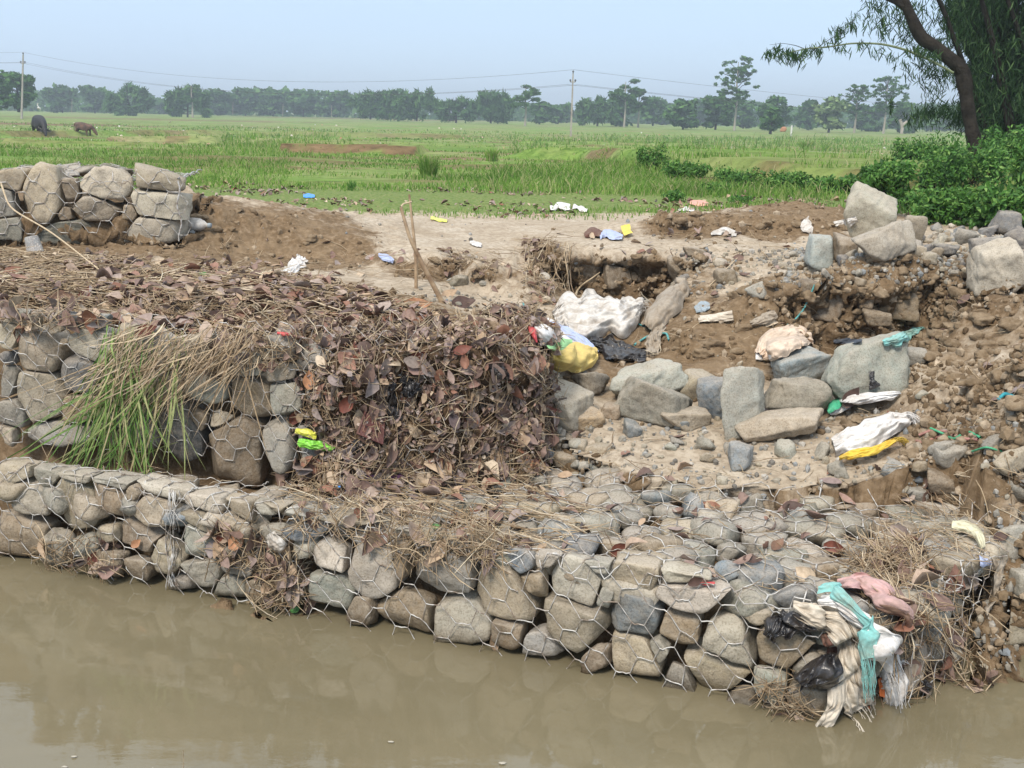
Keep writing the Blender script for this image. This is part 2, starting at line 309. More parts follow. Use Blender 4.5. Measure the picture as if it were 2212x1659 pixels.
def rbf_fit(X, V):
    D = np.linalg.norm(X[:, None]-X[None], axis=2); n = len(X)
    A = np.zeros((n+3, n+3)); A[:n, :n] = -D+np.eye(n)*(-.004); A[:n, n] = 1; A[:n, n+1:] = X; A[n, :n] = 1; A[n+1:, :n] = X.T
    return np.linalg.solve(A, np.vstack([V, np.zeros((3, V.shape[1]))]))
RW = rbf_fit(CP[:, :2], CP[:, 2:])
def rbf(XY):
    out = np.empty((len(XY), 4))
    for i in range(0, len(XY), 20000):
        q = XY[i:i+20000]; D = np.linalg.norm(q[:, None]-CP[None, :, :2], axis=2)
        out[i:i+20000] = -D@RW[:-3]+RW[-3]+q@RW[-2:]
    return out
# gabion front lines in plan
T1A, T1B = np.array([-2.07, 4.21]), np.array([.86, 3.13]); T1d = norm(T1B-T1A); T1n = np.array([T1d[1], -T1d[0]])
T1poly = [(-5, 5.29), (.86, 3.13), (1.06, 3.08), (1.26, 3.16), (1.5, 3.4), (1.78, 3.74), (1.72, 4.12), (.75, 4.15), (.1, 4.6), (-5, 5.2)]
T2A, T2B = np.array([-2.15, 4.50]), np.array([-.72, 4.27]); T2d = norm(T2B-T2A); T2n = np.array([T2d[1], -T2d[0]])
T3A, T3B = np.array([-3.19, 6.90]), np.array([-2.13, 7.06]); T3d = norm(T3B-T3A); T3n = np.array([T3d[1], -T3d[0]])
def sdpoly(XY, poly):
    """signed distance, positive inside"""
    pl = np.array(poly); d = np.full(len(XY), 1e9); ins = np.zeros(len(XY), bool)
    for i in range(len(pl)):
        a, b = pl[i], pl[(i+1) % len(pl)]; e = b-a; t = np.clip(((XY-a)@e)/(e@e), 0, 1)
        d = np.minimum(d, np.linalg.norm(XY-a-t[:, None]*e, axis=1))
        c = ((a[1] > XY[:, 1]) != (b[1] > XY[:, 1])) & (XY[:, 0] < (b[0]-a[0])*(XY[:, 1]-a[1])/(b[1]-a[1]+1e-12)+a[0]); ins ^= c
    return np.where(ins, d, -d)
T2poly = [tuple(T2A-T2d*3), tuple(T2B), (.05, 4.42), (.04, 4.72), (-.22, 5.0), (-.9, 5.5), (-1.5, 6.3), (-5, 6.6)]
T3poly = [tuple(T3A-T3d*3), tuple(T3B), (-2.22, 8.4), (-6, 8.4)]
def zfield(X, Y):
    d = np.hypot(X*.6, Y)
    z = 1.0-.8*sst(14, 62, d)-.2*sst(62, 105, d)
    return z
def height(XY):
    r = rbf(XY); z = r[:, 0]; X, Y = XY[:, 0], XY[:, 1]
    b = sst(11.2, 12.8, Y); z = z*(1-b)+zfield(X, Y)*b
    for poly, fpoly, top, inset in ((T1poly, [(-5, 5.29), (.86, 3.13), (1.06, 3.08), (1.26, 3.16), (1.5, 3.4), (1.78, 3.74), (2.6, 5), (0, 9), (-5, 9)], .30, .19), (T2poly, [tuple(T2A-T2d*3), tuple(T2B), (.05, 4.42), (.3, 6), (0, 9), (-5, 9)], .92, .21), (T3poly, [tuple(T3A-T3d*3), tuple(T3B), (-2.1, 12), (-6, 12)], 1.18, .17)):
        s = sdpoly(XY, fpoly); pin = sdpoly(XY, poly); low = {.30: -.25, .92: .26, 1.18: .9}[top]
        tz = .225+.07*sst(.5, 1.1, s) if top == .30 else (np.clip(z, .86, .94) if top == .92 else 1.18)
        z = np.where(pin > -.02, low+(tz-low)*sst(inset-.06, inset+.03, s), z)
    return z, r
# ground mesh
nx, ny = 520, 500
gx = np.linspace(-4.2, 5.8, nx); gy = 3.0+9.4*np.linspace(0, 1, ny)**1.15
GX, GY = np.meshgrid(gx, gy); XY = np.stack([GX.ravel(), GY.ravel()], 1)
z, r = height(XY)
Zg = z.reshape(ny, nx); sy = np.gradient(Zg, gy, axis=0); sx = np.gradient(Zg, gx, axis=1); slope = np.hypot(sx, sy).ravel()
q = np.stack([XY[:, 0], XY[:, 1], z*1.5], 1)
rough = .25+.75*sst(.15, .9, slope); sandm = np.clip(r[:, 1], 0, 1); grn = np.clip(r[:, 2], 0, 1)
rough *= np.where(sandm > .85, .25, 1)*np.where(grn > .5, .6, 1)
infr = sst(.06, -.04, np.maximum(sdpoly(XY, T1poly), np.minimum(sdpoly(XY, T2poly), .5-np.maximum(0, (XY[:, 1]-4.9)*2)))) if False else 1-sst(-.02, .04, np.maximum(sdpoly(XY, T1poly), sdpoly(XY, [tuple(T2A-T2d*3), tuple(T2B), (.05, 4.42), (0, 4.8), (-5, 5.4)])))
rough = rough*(.12+.88*infr)
nz = fbm(q*3.2, 6, 3, .58); rid = 1-np.abs(fbm(q*7, 5, 9, .55)); clod = np.maximum(0, fbm(q*16, 3, 21, .6))
brk = sst(-.2, .5, vn(q*1.3, 44)); z2 = z+rough*(.055*nz+.05*(rid-.5)+.03*clod*(.5+brk))
hx = fbm(q*np.array([4, 4, 5]), 4, 31); hy = fbm(q*np.array([4, 4, 5])+50, 4, 37)
st = sst(.5, 1.5, slope)*infr
zoneA = sst(.12, .3, XY[:, 0])*(1-sst(1.15, 1.4, XY[:, 0]))*sst(7.2, 7.4, XY[:, 1])*(1-sst(7.9, 8.3, XY[:, 1]))
zoneB = sst(1.45, 1.6, XY[:, 0])*(1-sst(2.5, 2.7, XY[:, 0]))*sst(5.8, 5.95, XY[:, 1])*(1-sst(6.5, 6.8, XY[:, 1]))
zoneC = sst(.95, 1.1, XY[:, 0])*sst(7.6, 7.8, XY[:, 1])*(1-sst(8.2, 8.4, XY[:, 1]))
V = np.stack([XY[:, 0]+st*.11*hx, XY[:, 1]+st*(.14*hy)-st*.08*sst(0, 1, rid)-.27*zoneA*sst(.78, .9, z2)-.13*zoneB*sst(.84, .93, z2)-.10*zoneC*sst(1.02, 1.07, z2), z2], 1)
i = (np.arange(ny-1)[:, None]*nx+np.arange(nx-1)[None]).ravel(); F = np.stack([i, i+1, i+nx+1, i+nx], 1)
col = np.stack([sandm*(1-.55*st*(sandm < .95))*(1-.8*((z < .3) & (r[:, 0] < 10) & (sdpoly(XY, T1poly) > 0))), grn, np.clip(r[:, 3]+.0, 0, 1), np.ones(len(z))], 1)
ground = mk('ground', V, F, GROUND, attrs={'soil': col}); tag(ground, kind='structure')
GV, GF = V, F
# field to the horizon
STEPL = np.array([(P(1060,345,.80)[:2]), P(1250,352,.82)[:2], P(1350,372,.86)[:2], P(1450,392,.9)[:2], P(1650,408,.93)[:2], P(1900,425,.95)[:2], P(2212,430,.95)[:2], (14, 13)])
def seg_side(XY, line):
    d = np.full(len(XY), 1e9); sg = np.zeros(len(XY)); tt = np.zeros(len(XY))
    for k in range(len(line)-1):
        a, b = line[k], line[k+1]; e = b-a; t = np.clip(((XY-a)@e)/(e@e), 0, 1); v = XY-a-t[:, None]*e
        dd = np.linalg.norm(v, axis=1); m = dd < d; d = np.where(m, dd, d); sg = np.where(m, np.sign(e[0]*v[:, 1]-e[1]*v[:, 0]), sg); tt = np.where(m, k+t, tt)
    return d*sg, tt
BUNDS = [([P(0,318,.7)[:2], P(300,322,.72)[:2]], .12, .3), ([P(1130,300,.5)[:2], P(1500,306,.5)[:2]], .2, .3), ([P(1440,398,.9)[:2], P(1560,412,.93)[:2]], .05, .8), ([P(600,335,.78)[:2], P(900,342,.78)[:2]], .22, .9), ([P(230,302,.55)[:2], P(470,306,.55)[:2]], .3, .7), ([P(1060,318,.6)[:2], P(700,312,.6)[:2], P(560,300,.6)[:2]], .25, .2),
         ([P(0,292,.3)[:2], P(500,287,.3)[:2], P(1000,296,.3)[:2]], .3, .1), ([P(1200,312,.5)[:2], P(1700,318,.5)[:2]], .2, .0)]
na, nr = 560, 420
ang = np.linspace(-.9, .9, na); rad = 10.3*(1800/10.3)**(np.linspace(0, 1, nr)**1.15)
A_, R_ = np.meshgrid(ang, rad); FX, FY = (np.tan(A_)*R_).ravel(), R_.ravel(); FXY = np.stack([FX, FY], 1)
def field_h(FXY):
    X, Y = FXY[:, 0], FXY[:, 1]; z = zfield(X, Y); soil = np.zeros(len(X))
    sd_, tt = seg_side(FXY, STEPL); fade = sst(0, .5, tt)*(np.abs(sd_) < 30)
    z = z+.26*sst(-.15, .15, sd_)*fade*(1-sst(3, 9, sd_))
    for line, h, so_ in BUNDS:
        d, t = seg_side(FXY, [np.array(l) for l in line]); L = len(line)-1
        on = sst(0, .1, t/L)*(1-sst(.9, 1, t/L)); on = np.where((t <= 0) | (t >= L), 0, 1)
        wob = vn(np.stack([X*.8, Y*.8, X*0], 1), 5)*.15
        z = z+h*on*sst(-.25, .1, d+wob)*(1-sst(.5, 3, d+wob)); soil = np.maximum(soil, so_*on*(np.abs(d+wob*2.2) < .34)*(vn(np.stack([X*.9, Y*.4, X*0+2], 1), 6) > -.25)*(1-.5*sst(-.2, .6, vn(np.stack([X*2.2, Y*2, X*0], 1), 7))))
    pt_ = vn(np.stack([X*.22, Y*.45, X*0], 1), 91)+.5*vn(np.stack([X*.9, Y*1.7, X*0], 1), 92); soil = np.maximum(soil, .62*sst(.32, .62, pt_)*sst(11, 14, Y)*(1-sst(60, 110, Y)*.5))
    p3 = np.stack([X*.5, Y*.5, X*0], 1); z = z+.05*fbm(p3, 4, 8)*sst(12, 16, Y)
    return z, soil
fz, fs = field_h(FXY); fz = fz-.03*(1-sst(11.3, 12.5, FY))
for pt, rad_, so_ in ((P(600,312,.72), 1.0, 1.), (P(1000,352,.84), 1.6, .7), (P(40,265,.1), 6, .9), (P(820,258,.0), 16, .8), (P(330,258,0), 12, .6)):
    fs = np.maximum(fs, so_*(np.hypot((FX-pt[0])/2.2, FY-pt[1])+vn(np.stack([FX, FY, FX*0], 1), 4)*rad_*.4 < rad_))
i = (np.arange(nr-1)[:, None]*na+np.arange(na-1)[None]).ravel(); F = np.stack([i, i+1, i+na+1, i+na], 1)
field = mk('field', np.stack([FX, FY, fz], 1), F, FIELD, attrs={'soil': np.stack([fs, fs*0, fs*0, fs*0+1], 1)}); tag(field, kind='structure')
# river
def b_water(n, p):
    g = geo(n); co = g.outputs['Position']; m_ = nd(n, 'ShaderNodeMapping'); m_.inputs['Scale'].default_value = (.6, 1.5, 1); m_.inputs['Rotation'].default_value = (0, 0, -.3); n.links.new(co, m_.inputs[0])
    c = ramp(n, noise(n, 1.6, 3, m_.outputs[0]), [(.3, (.15, .128, .078)), (.7, (.18, .155, .098))]); n.links.new(c, p.inputs['Base Color'])
    b = bump(n, p, noise(n, 2.2, 2, m_.outputs[0]), .06, .05); bump(n, p, noise(n, 13, 4, m_.outputs[0]), .04, .010, b)
WATER = M('muddy_water', (.24, .2, .13), .02, .5, b_water); WATER.node_tree.nodes['Principled BSDF'].inputs['IOR'].default_value = 1.55
xs = np.linspace(-9, 9, 40); ys = np.linspace(-3, 6.2, 30); WX, WY = np.meshgrid(xs, ys)
i = (np.arange(29)[:, None]*40+np.arange(39)[None]).ravel()
tag(mk('river', np.stack([WX.ravel(), WY.ravel(), WX.ravel()*0], 1), np.stack([i, i+1, i+41, i+40], 1), WATER), kind='structure')

# ------------------------------------------------------------------ rocks
_ico = {}
def ico(s):
    if s not in _ico:
        bm = bmesh.new(); bmesh.ops.create_icosphere(bm, subdivisions=s, radius=1)
        _ico[s] = (np.array([v.co[:] for v in bm.verts]), np.array([[v.index for v in f.verts] for f in bm.faces])); bm.free()
    return _ico[s]
def soft(s, t, d):
    k = s-(t-d); return np.where(k > 0, t-d*np.exp(-np.clip(k, 0, None)/d), s)
def rock_shape(dims, seed, sub=4, angular=.5, box=.25, cut=.34):
    D, F = ico(sub); r = np.random.RandomState(seed); jt = .34-.2*box
    n = np.concatenate([np.eye(3), -np.eye(3)]); n = norm(n+r.randn(6, 3)*jt); t = r.uniform(.82, 1., 6)
    m_ = int(4+4*min(angular, 1.2)); n2 = norm(r.randn(m_, 3)); t2 = np.abs(n2).sum(axis=1)*(1-cut*.9*r.rand(m_))*.80+.06
    n = np.concatenate([n, n2]); t = np.concatenate([t, t2]); pw = 5+12*min(angular, 1.5)
    q = np.clip(D@n.T, 0, None)/t; V = D*(((q**pw).sum(axis=1))**(-1/pw))[:, None]
    V = V/np.abs(V).max(axis=0)
    V = V*np.asarray(dims)/2; m = max(dims)
    N = norm(V); lay = V@norm(r.randn(3)); V = V+N*(fbm(V*(3.2/m)+seed, 3, seed)*.024*m+fbm(V*(11/m)+seed, 3, seed+5)*.014*m+(1-np.abs(vn(np.stack([lay*14/m, lay*0, lay*0+seed], 1), 3)))*.014*m*angular)[:, None]
    return V, F
STV, STF, stn = {}, {}, {}
def reg(grp, V, F):
    STV.setdefault(grp, []).append(V); STF.setdefault(grp, []).append(F+stn.get(grp, 0)); stn[grp] = stn.get(grp, 0)+len(V)
def rotm(rx, ry, rz): return np.array(Matrix.Rotation(rz, 3, 'Z') @ Matrix.Rotation(ry, 3, 'Y') @ Matrix.Rotation(rx, 3, 'X'))
TAN, PALE, GREY, BLUE, SLATE, BROWN, GREEN, ORG = (.39,.335,.25), (.48,.44,.365), (.31,.30,.265), (.20,.24,.27), (.095,.105,.12), (.26,.20,.135), (.28,.29,.245), (.42,.30,.19)
CN = {TAN: 'tan', PALE: 'pale', GREY: 'grey', BLUE: 'blue-grey', SLATE: 'dark slate', BROWN: 'brown', GREEN: 'greenish grey', ORG: 'orange-tan'}
def jit(c): k = rnd.uniform(.72, 1.15); return (c[0]*k*rnd.uniform(.97, 1.03), c[1]*k, c[2]*k*rnd.uniform(.95, 1.05), 1)
def stone_obj(V, F, c, col, grp, name='rock'):
    o = mk(name, V, F, STONE, loc=c); o.color = jit(col); reg(grp, V, F); return o
ORD = ['first', 'second', 'third', 'fourth', 'fifth', 'sixth', 'seventh', 'eighth', 'ninth', 'tenth', 'eleventh', 'twelfth'] 
def ordn(k):
    if k < 12: return ORD[k]
    n = k+1; return str(n)+('th' if 10 < n % 100 < 20 else {1: 'st', 2: 'nd', 3: 'rd'}.get(n % 10, 'th'))
def sizew(w, h): return ('flat ' if w > 2.1*h else 'upright ' if h > 1.15*w else '')+('large ' if max(w, h) > 130 else 'small ' if max(w, h) < 60 else '')
def face_stones(lst, A, d, n, grp, wallname, zmax=9, thick=.8, courses=None, sub=4):
    """stones of a gabion face, packed against each other: picture outline -> size on the wall plane"""
    st = []
    A3 = np.array([A[0], A[1], 0]); n3 = np.array([n[0], n[1], 0]); d3 = np.array([d[0], d[1], 0])
    for (x, y, w, h, c) in lst:
        r_ = ray(x, y); t = ((A3-O)@n3)/(r_@n3); p = O+r_*t; s = t/FV*1.02
        st.append([(p-A3)@d3, p[2], w*s*1.10/max(.6, abs(norm(r_)@n3))**.5, h*s*1.13, c, x, y, w, h])
    out = []
    for a, S in enumerate(st):
        seed = int(S[5]*7+S[6]) & 0xffffff; dep = max(.10, .5*(S[2]+S[3]))*thick
        V, F = rock_shape((S[2]*1.2, dep, S[3]*1.2), seed, sub, rnd.uniform(1.1, 1.6), rnd.uniform(.2, .5) if grp != 'g3' else .62, .23 if grp != 'g3' else .12)
        ang = rnd.uniform(-.18, .18); ca, sa = math.cos(ang), math.sin(ang)
        V = np.stack([V[:, 0]*ca-V[:, 2]*sa, V[:, 1], V[:, 0]*sa+V[:, 2]*ca], 1)
        for b, T in enumerate(st):
            if a == b: continue
            e = np.array([T[0]-S[0], T[1]-S[1]]); D = np.linalg.norm(e)
            if D > .5*(max(S[2:4])+max(T[2:4])): continue
            e /= D; ri = .5/math.sqrt((e[0]/S[2])**2+(e[1]/S[3])**2); rj = .5/math.sqrt((e[0]/T[2])**2+(e[1]/T[3])**2)
            lim = D*ri/(ri+rj)-.004
            if ri+rj > D*.9:
                s_ = V[:, 0]*e[0]+V[:, 2]*e[1]; k = s_-soft(s_, lim, min(.013, lim*.25)); V[:, 0] -= k*e[0]; V[:, 2] -= k*e[1]
        V += norm(V)*(fbm(V*60+seed, 2, seed)*.0016)[:, None]
        off = dep*.5+rnd.uniform(0, .018)
        c = A3+d3*S[0]+np.array([0, 0, S[1]])-n3*off
        W = V[:, 0:1]*d3-V[:, 1:2]*n3+V[:, 2:3]*np.array([0, 0, 1])+c
        W[:, 2] = soft(W[:, 2], zmax, .05)
        o = stone_obj(W, F, c, S[4], grp); out.append((o, S))
    # labels by course
    cc_ = {}
    for o, S in out:
        k = 0
        for lim in courses:
            if S[6] > lim(S[5]): k += 1
        cc_[o.name] = k
    nc = len(courses)
    names = ['top', 'second', 'third', 'fourth', 'fifth'] 
    for k in range(nc+1):
        row = sorted([(S[5], o, S) for o, S in out if cc_[o.name] == k], key=lambda t: t[0])
        cn = 'bottom' if k == nc else names[k]
        for m, (x, o, S) in enumerate(row):
            tag(o, f'{sizew(S[7], S[8])}{CN[S[4]]} stone, {ordn(m)} from left, {cn} course of {wallname}', 'stone', 'stones packed in the '+wallname)
    return out
def c4(l): return [(x*.3516, 622+y*.3516, w*.3516, h*.3516, c) for x, y, w, h, c in l]
def c1(l): return [(x*.3516, 86.4+y*.3516, w*.3516, h*.3516, c) for x, y, w, h, c in l]
def cb(l): return [(x*.3516, 1123+y*.3516, w*.3516, h*.3516, c) for x, y, w, h, c in l]
def c8(l): return [(570+x*.3516, 1002+y*.3516, w*.3516, h*.3516, c) for x, y, w, h, c in l]
def c9(l): return [(1434+x*.3516, 1037+y*.3516, w*.3516, h*.3516, c) for x, y, w, h, c in l]
t2 = c4([(60,175,140,110,GREY),(185,210,95,120,TAN),(295,235,140,130,TAN),(440,215,90,90,SLATE),(545,215,170,90,BLUE),(530,350,290,200,PALE),(190,400,280,280,TAN),(35,300,110,180,TAN),(20,440,70,90,SLATE),(360,345,90,140,BROWN),
 (460,545,310,220,SLATE),(200,670,340,300,TAN),(15,590,100,210,GREY),(470,745,230,150,ORG),(50,780,180,190,GREY),(300,905,500,150,GREY),(30,905,110,110,TAN),(630,610,120,190,BROWN),(680,800,160,150,GREY),(650,930,150,130,BROWN),
 (760,330,150,200,TAN),(820,560,220,220,BROWN),(960,380,240,200,GREY),(1170,400,220,170,TAN),(1330,480,160,140,BROWN),(1000,640,200,180,TAN),(850,900,210,250,GREY),(1690,380,200,150,GREY),(1900,450,200,160,GREY),
 (1490,490,210,130,GREEN),(1520,700,250,300,BROWN),(1740,690,210,200,GREEN),(1240,640,250,200,GREEN),(1090,900,270,390,SLATE),(1400,950,370,430,BROWN),(1690,990,210,330,GREY),(1215,830,100,100,BROWN),(1700,520,170,120,TAN),(1330,830,100,110,TAN),
 (1880,950,170,220,GREY),(1950,700,200,250,GREY),(2080,950,200,260,BROWN),(2150,620,200,300,GREY)])
face_stones(t2, T2A, T2d, T2n, 'g2', 'middle gabion tier', zmax=1.01, courses=[lambda x: 715, lambda x: 800, lambda x: 890])
t3 = c1([(60,870,210,110,TAN),(240,960,290,300,TAN),(20,1010,130,200,GREY),(430,925,110,170,BROWN),(640,890,350,200,PALE),(950,870,270,120,TAN),(570,1035,420,130,TAN),(940,1010,330,180,PALE),(420,1170,560,140,GREEN),(930,1160,350,150,PALE),(50,1150,160,140,GREY),(795,1065,110,70,BROWN),(-200,900,250,200,TAN),(-200,1100,280,180,GREY),(400,1075,110,80,BROWN)])
face_stones(t3, T3A, T3d, T3n, 'g3', 'upper left gabion', zmax=1.5, courses=[lambda x: 425, lambda x: 470])
t1 = c4([(50,1130,230,170,TAN),(225,1150,220,160,GREY),(430,1130,200,140,PALE),(660,1160,240,140,GREY),(120,1320,260,210,PALE),(400,1350,340,280,TAN),(640,1320,230,190,BROWN),(920,1210,350,170,PALE),(900,1385,340,170,TAN),(1240,1310,220,190,PALE),(1220,1460,230,130,TAN),(1430,1320,190,180,TAN),(1600,1340,150,180,GREY),(800,1260,90,120,BROWN),(1390,1470,150,110,TAN)])
t1 += cb([(90,120,300,230,BROWN),(300,190,150,170,GREY),(480,200,180,180,GREEN),(620,110,200,150,TAN),(820,150,330,210,BROWN),(1190,170,170,200,GREEN),(960,260,200,220,TAN),(1230,330,270,150,GREY),(1420,270,230,190,GREY),(840,310,140,130,BROWN),(660,290,150,120,BROWN),(1380,430,200,150,GREEN),(1640,140,170,150,GREY),(1600,290,170,150,BROWN),(1700,430,210,180,BROWN),(1080,410,140,90,GREY),(1560,450,150,130,BROWN)])
t1 += c8([(35,230,130,180,TAN),(200,310,240,150,GREY),(470,330,330,140,TAN),(240,430,330,110,BLUE),(370,585,230,170,PALE),(640,640,350,440,PALE),(370,810,290,270,GREEN),(560,930,130,150,BROWN),(830,940,330,240,BROWN),(1050,700,480,300,GREY),(1330,575,200,130,BROWN),(1450,830,450,370,TAN),(1560,625,210,130,BLUE),(1630,760,180,150,BROWN),(1180,1000,390,240,PALE),(1470,1070,230,170,BROWN),(1680,1130,240,150,GREY),(1900,770,380,290,PALE),(1870,1020,450,310,TAN),(1720,600,130,100,PALE),(60,830,180,150,BROWN),(180,1000,200,120,BROWN),(820,430,160,100,GREY),(980,470,200,120,TAN),(1150,480,200,110,GREY),(820,610,120,220,BROWN)])
t1 += [(1365,1245,140,85,TAN),(1365,1335,135,90,BLUE),(1468,1302,180,68,PALE),(1460,1372,95,80,BROWN),(1362,1432,130,95,TAN),(1465,1243,95,62,PALE),(1290,1430,60,60,BROWN),(1300,1300,40,60,GREY),(1420,1410,40,50,GREY),(1290,1225,70,35,GREY)]
t1 += c9([(380,1010,350,310,PALE),(280,1240,580,300,TAN),(100,1290,220,200,GREY),(730,1050,360,260,BROWN),(640,1290,230,200,GREEN),(560,870,200,90,TAN),(870,1400,300,230,TAN),(900,1200,250,200,GREY),(430,1400,250,120,GREY),(830,900,260,120,GREY),(700,1440,200,110,GREY)])
face_stones(t1, T1A, T1d, T1n, 'g1', 'lowest gabion tier', zmax=.42, courses=[lambda x: 1090+.115*x+30*(x > 900), lambda x: 1138+.155*x, lambda x: 1180+.185*x])
# rounded right corner and side of the lowest tier
side = [(1.05, 3.16), (1.16, 3.2), (1.30, 3.30), (1.44, 3.47), (1.58, 3.64), (1.70, 3.84)]
for k, (X, Y) in enumerate(side):
    for j, zc in enumerate((.02, .15, .28)):
        dims = (rnd.uniform(.16, .2), rnd.uniform(.17, .22), rnd.uniform(.13, .16)); V, F = rock_shape(dims, 900+k*7+j, 4, .5, .25)
        c = np.array([X+rnd.uniform(-.02, .02)-.02, Y+rnd.uniform(-.02, .02)+.04, zc]); V = V@rotm(0, 0, rnd.uniform(-.6, .9)).T+c
        tag(stone_obj(V, F, c, rnd.choice([TAN, GREY, PALE, GREEN]), 'g1'), f'{["bottom","middle","top"][j]} course stone in right flank of lowest gabion, {ordn(k)} behind its corner', 'stone', 'stones in the right flank of the lowest gabion')

# stones lying on top of the tiers
def top_stones(poly, ztop, step, grp, wallname, sub=3, cols=(TAN, GREY, GREY, PALE, BLUE, GREEN, BROWN), skip=None, marg=.03, sz=(.10, .17), flat=.7, axis=None, label=''):
    pl = np.array(poly); mn, mxx = pl.min(0), pl.max(0); made = []
    y = mn[1]; row = 0
    ax = axis; ay = np.array([-ax[1], ax[0]])
    c0 = pl.mean(0); us = np.arange(-3, 3, step*1.05); vs_ = np.arange(-2, 2, step*.8)
    for a, v in enumerate(vs_):
        for b, u in enumerate(us):
            p = c0+ax*(u+(.5*step if a % 2 else 0)+rnd.uniform(-.25, .25)*step)+ay*(v+rnd.uniform(-.2, .2)*step)
            s = sdpoly(p[None], poly)[0]
            if s < marg: continue
            if skip and skip(p): continue
            s1 = rnd.uniform(*sz); dims = (s1*rnd.uniform(.95, 1.35), s1, s1*flat*rnd.uniform(.75, 1.1))
            V, F = rock_shape(dims, rnd.randrange(99999), sub, rnd.uniform(.5, .95), rnd.uniform(.1, .35))
            V = V@rotm(rnd.gauss(0, .16), rnd.gauss(0, .16), rnd.uniform(0, 6.28)).T
            c = np.array([p[0], p[1], ztop-dims[2]*.5+rnd.uniform(-.025, .012)]); V = V+c
            cc = rnd.choice(cols); o = stone_obj(V, F, c, cc, grp); made.append((a, p@ax, o, cc))
    rows = sorted({m[0] for m in made})
    for ri, a in enumerate(rows):
        for m, (_, _, o, cc) in enumerate(sorted([t for t in made if t[0] == a], key=lambda t: t[1])):
            tag(o, f'{CN[cc]} stone under top net of {wallname}, {ordn(ri)} row from front, {ordn(m)} from left', 'stone', 'stones under the top net of the '+wallname)
vis1 = lambda p: p[0] < -.55 or False
top_stones([(-.6, 3.68), (.86, 3.13), (1.06, 3.08), (1.26, 3.16), (1.5, 3.4), (1.8, 3.72), (1.88, 4.15), (.75, 4.36), (-.05, 4.48), (-.6, 4.22)], .378, .152, 'g1', 'lowest gabion', skip=vis1, axis=T1d, sz=(.125, .19))
top_stones([(-2.6, 4.43), (-.6, 3.7), (-.6, 4.2), (-2.6, 4.55)], .355, .17, 'g1', 'lower ledge', axis=T1d, sz=(.13, .18))
top_stones([tuple(T3A-T3d*.2), tuple(T3B-T3d*.12), (-2.4, 8.2), (-3.6, 8.2)], 1.40, .26, 'g3', 'upper gabion', axis=T3d, marg=.28, sz=(.22, .32), flat=.2, cols=(GREY, GREY, PALE, TAN))

# ------------------------------------------------------------------ ray casting on what stands already
def bvh(V, F): return BVHTree.FromPolygons([tuple(v) for v in np.asarray(V).tolist()], [tuple(f) for f in np.asarray(F).tolist()])
BV = {'ground': bvh(GV, GF)}
for k in ('g1', 'g2', 'g3'): BV[k] = bvh(np.concatenate(STV[k]), np.concatenate(STF[k]))
def cast(o, d, keys=None, mx_=60):
    best = None; o = Vector(o); d = Vector(d).normalized()
    for k in (keys or BV):
        h = BV[k].ray_cast(o, d, mx_)
        if h[0] is not None and (best is None or h[3] < best[3]): best = h
    return best
def hit(x, y, keys=None):
    h = cast(O, norm(ray(x, y)), keys)
    if h is None: p = P(x, y, .9); return p, np.array([0, 0, 1.])
    return np.array(h[0]), np.array(h[1])
# ------------------------------------------------------------------ loose boulders
BLV, BLF = Acc(), None
def boulder(x, y, w, h, c, label, shape='block', lean=0, turn=None, sub=5, sink=.08, name='rock', grp='loose rocks in the washed-out hollow', keys=('ground',)):
    p, _ = hit(x, y+h*.42, keys); k = p[1]/FV
    W, H = w*k*1.05, h*k*.98; D = {'block': .5*(W+H), 'slab': .55*W, 'tall': .6*W, 'round': .5*(W+H)}[shape]
    H = H*1.04
    V, F = rock_shape((W, D, H), int(x*3+y) & 0xffff, sub, {'block': 1.6, 'slab': 1.5, 'tall': 1.3, 'round': .6}[shape], {'block': .5, 'slab': .5, 'tall': .7, 'round': .2}[shape], {'block': .23, 'slab': .22, 'tall': .14, 'round': .3}[shape])
    V = V@rotm(rnd.uniform(-.12, .12), math.radians(lean), rnd.uniform(-.35, .35) if turn is None else turn).T
    zmin = V[:, 2].min(); c0 = np.array([p[0], p[1]+D*.28, p[2]-zmin-sink*H]); V = V+c0
    o = mk(name, V, F, STONE, loc=c0); o.color = jit(c); tag(o, label, 'rock', grp); BLV.add(V, F); return o
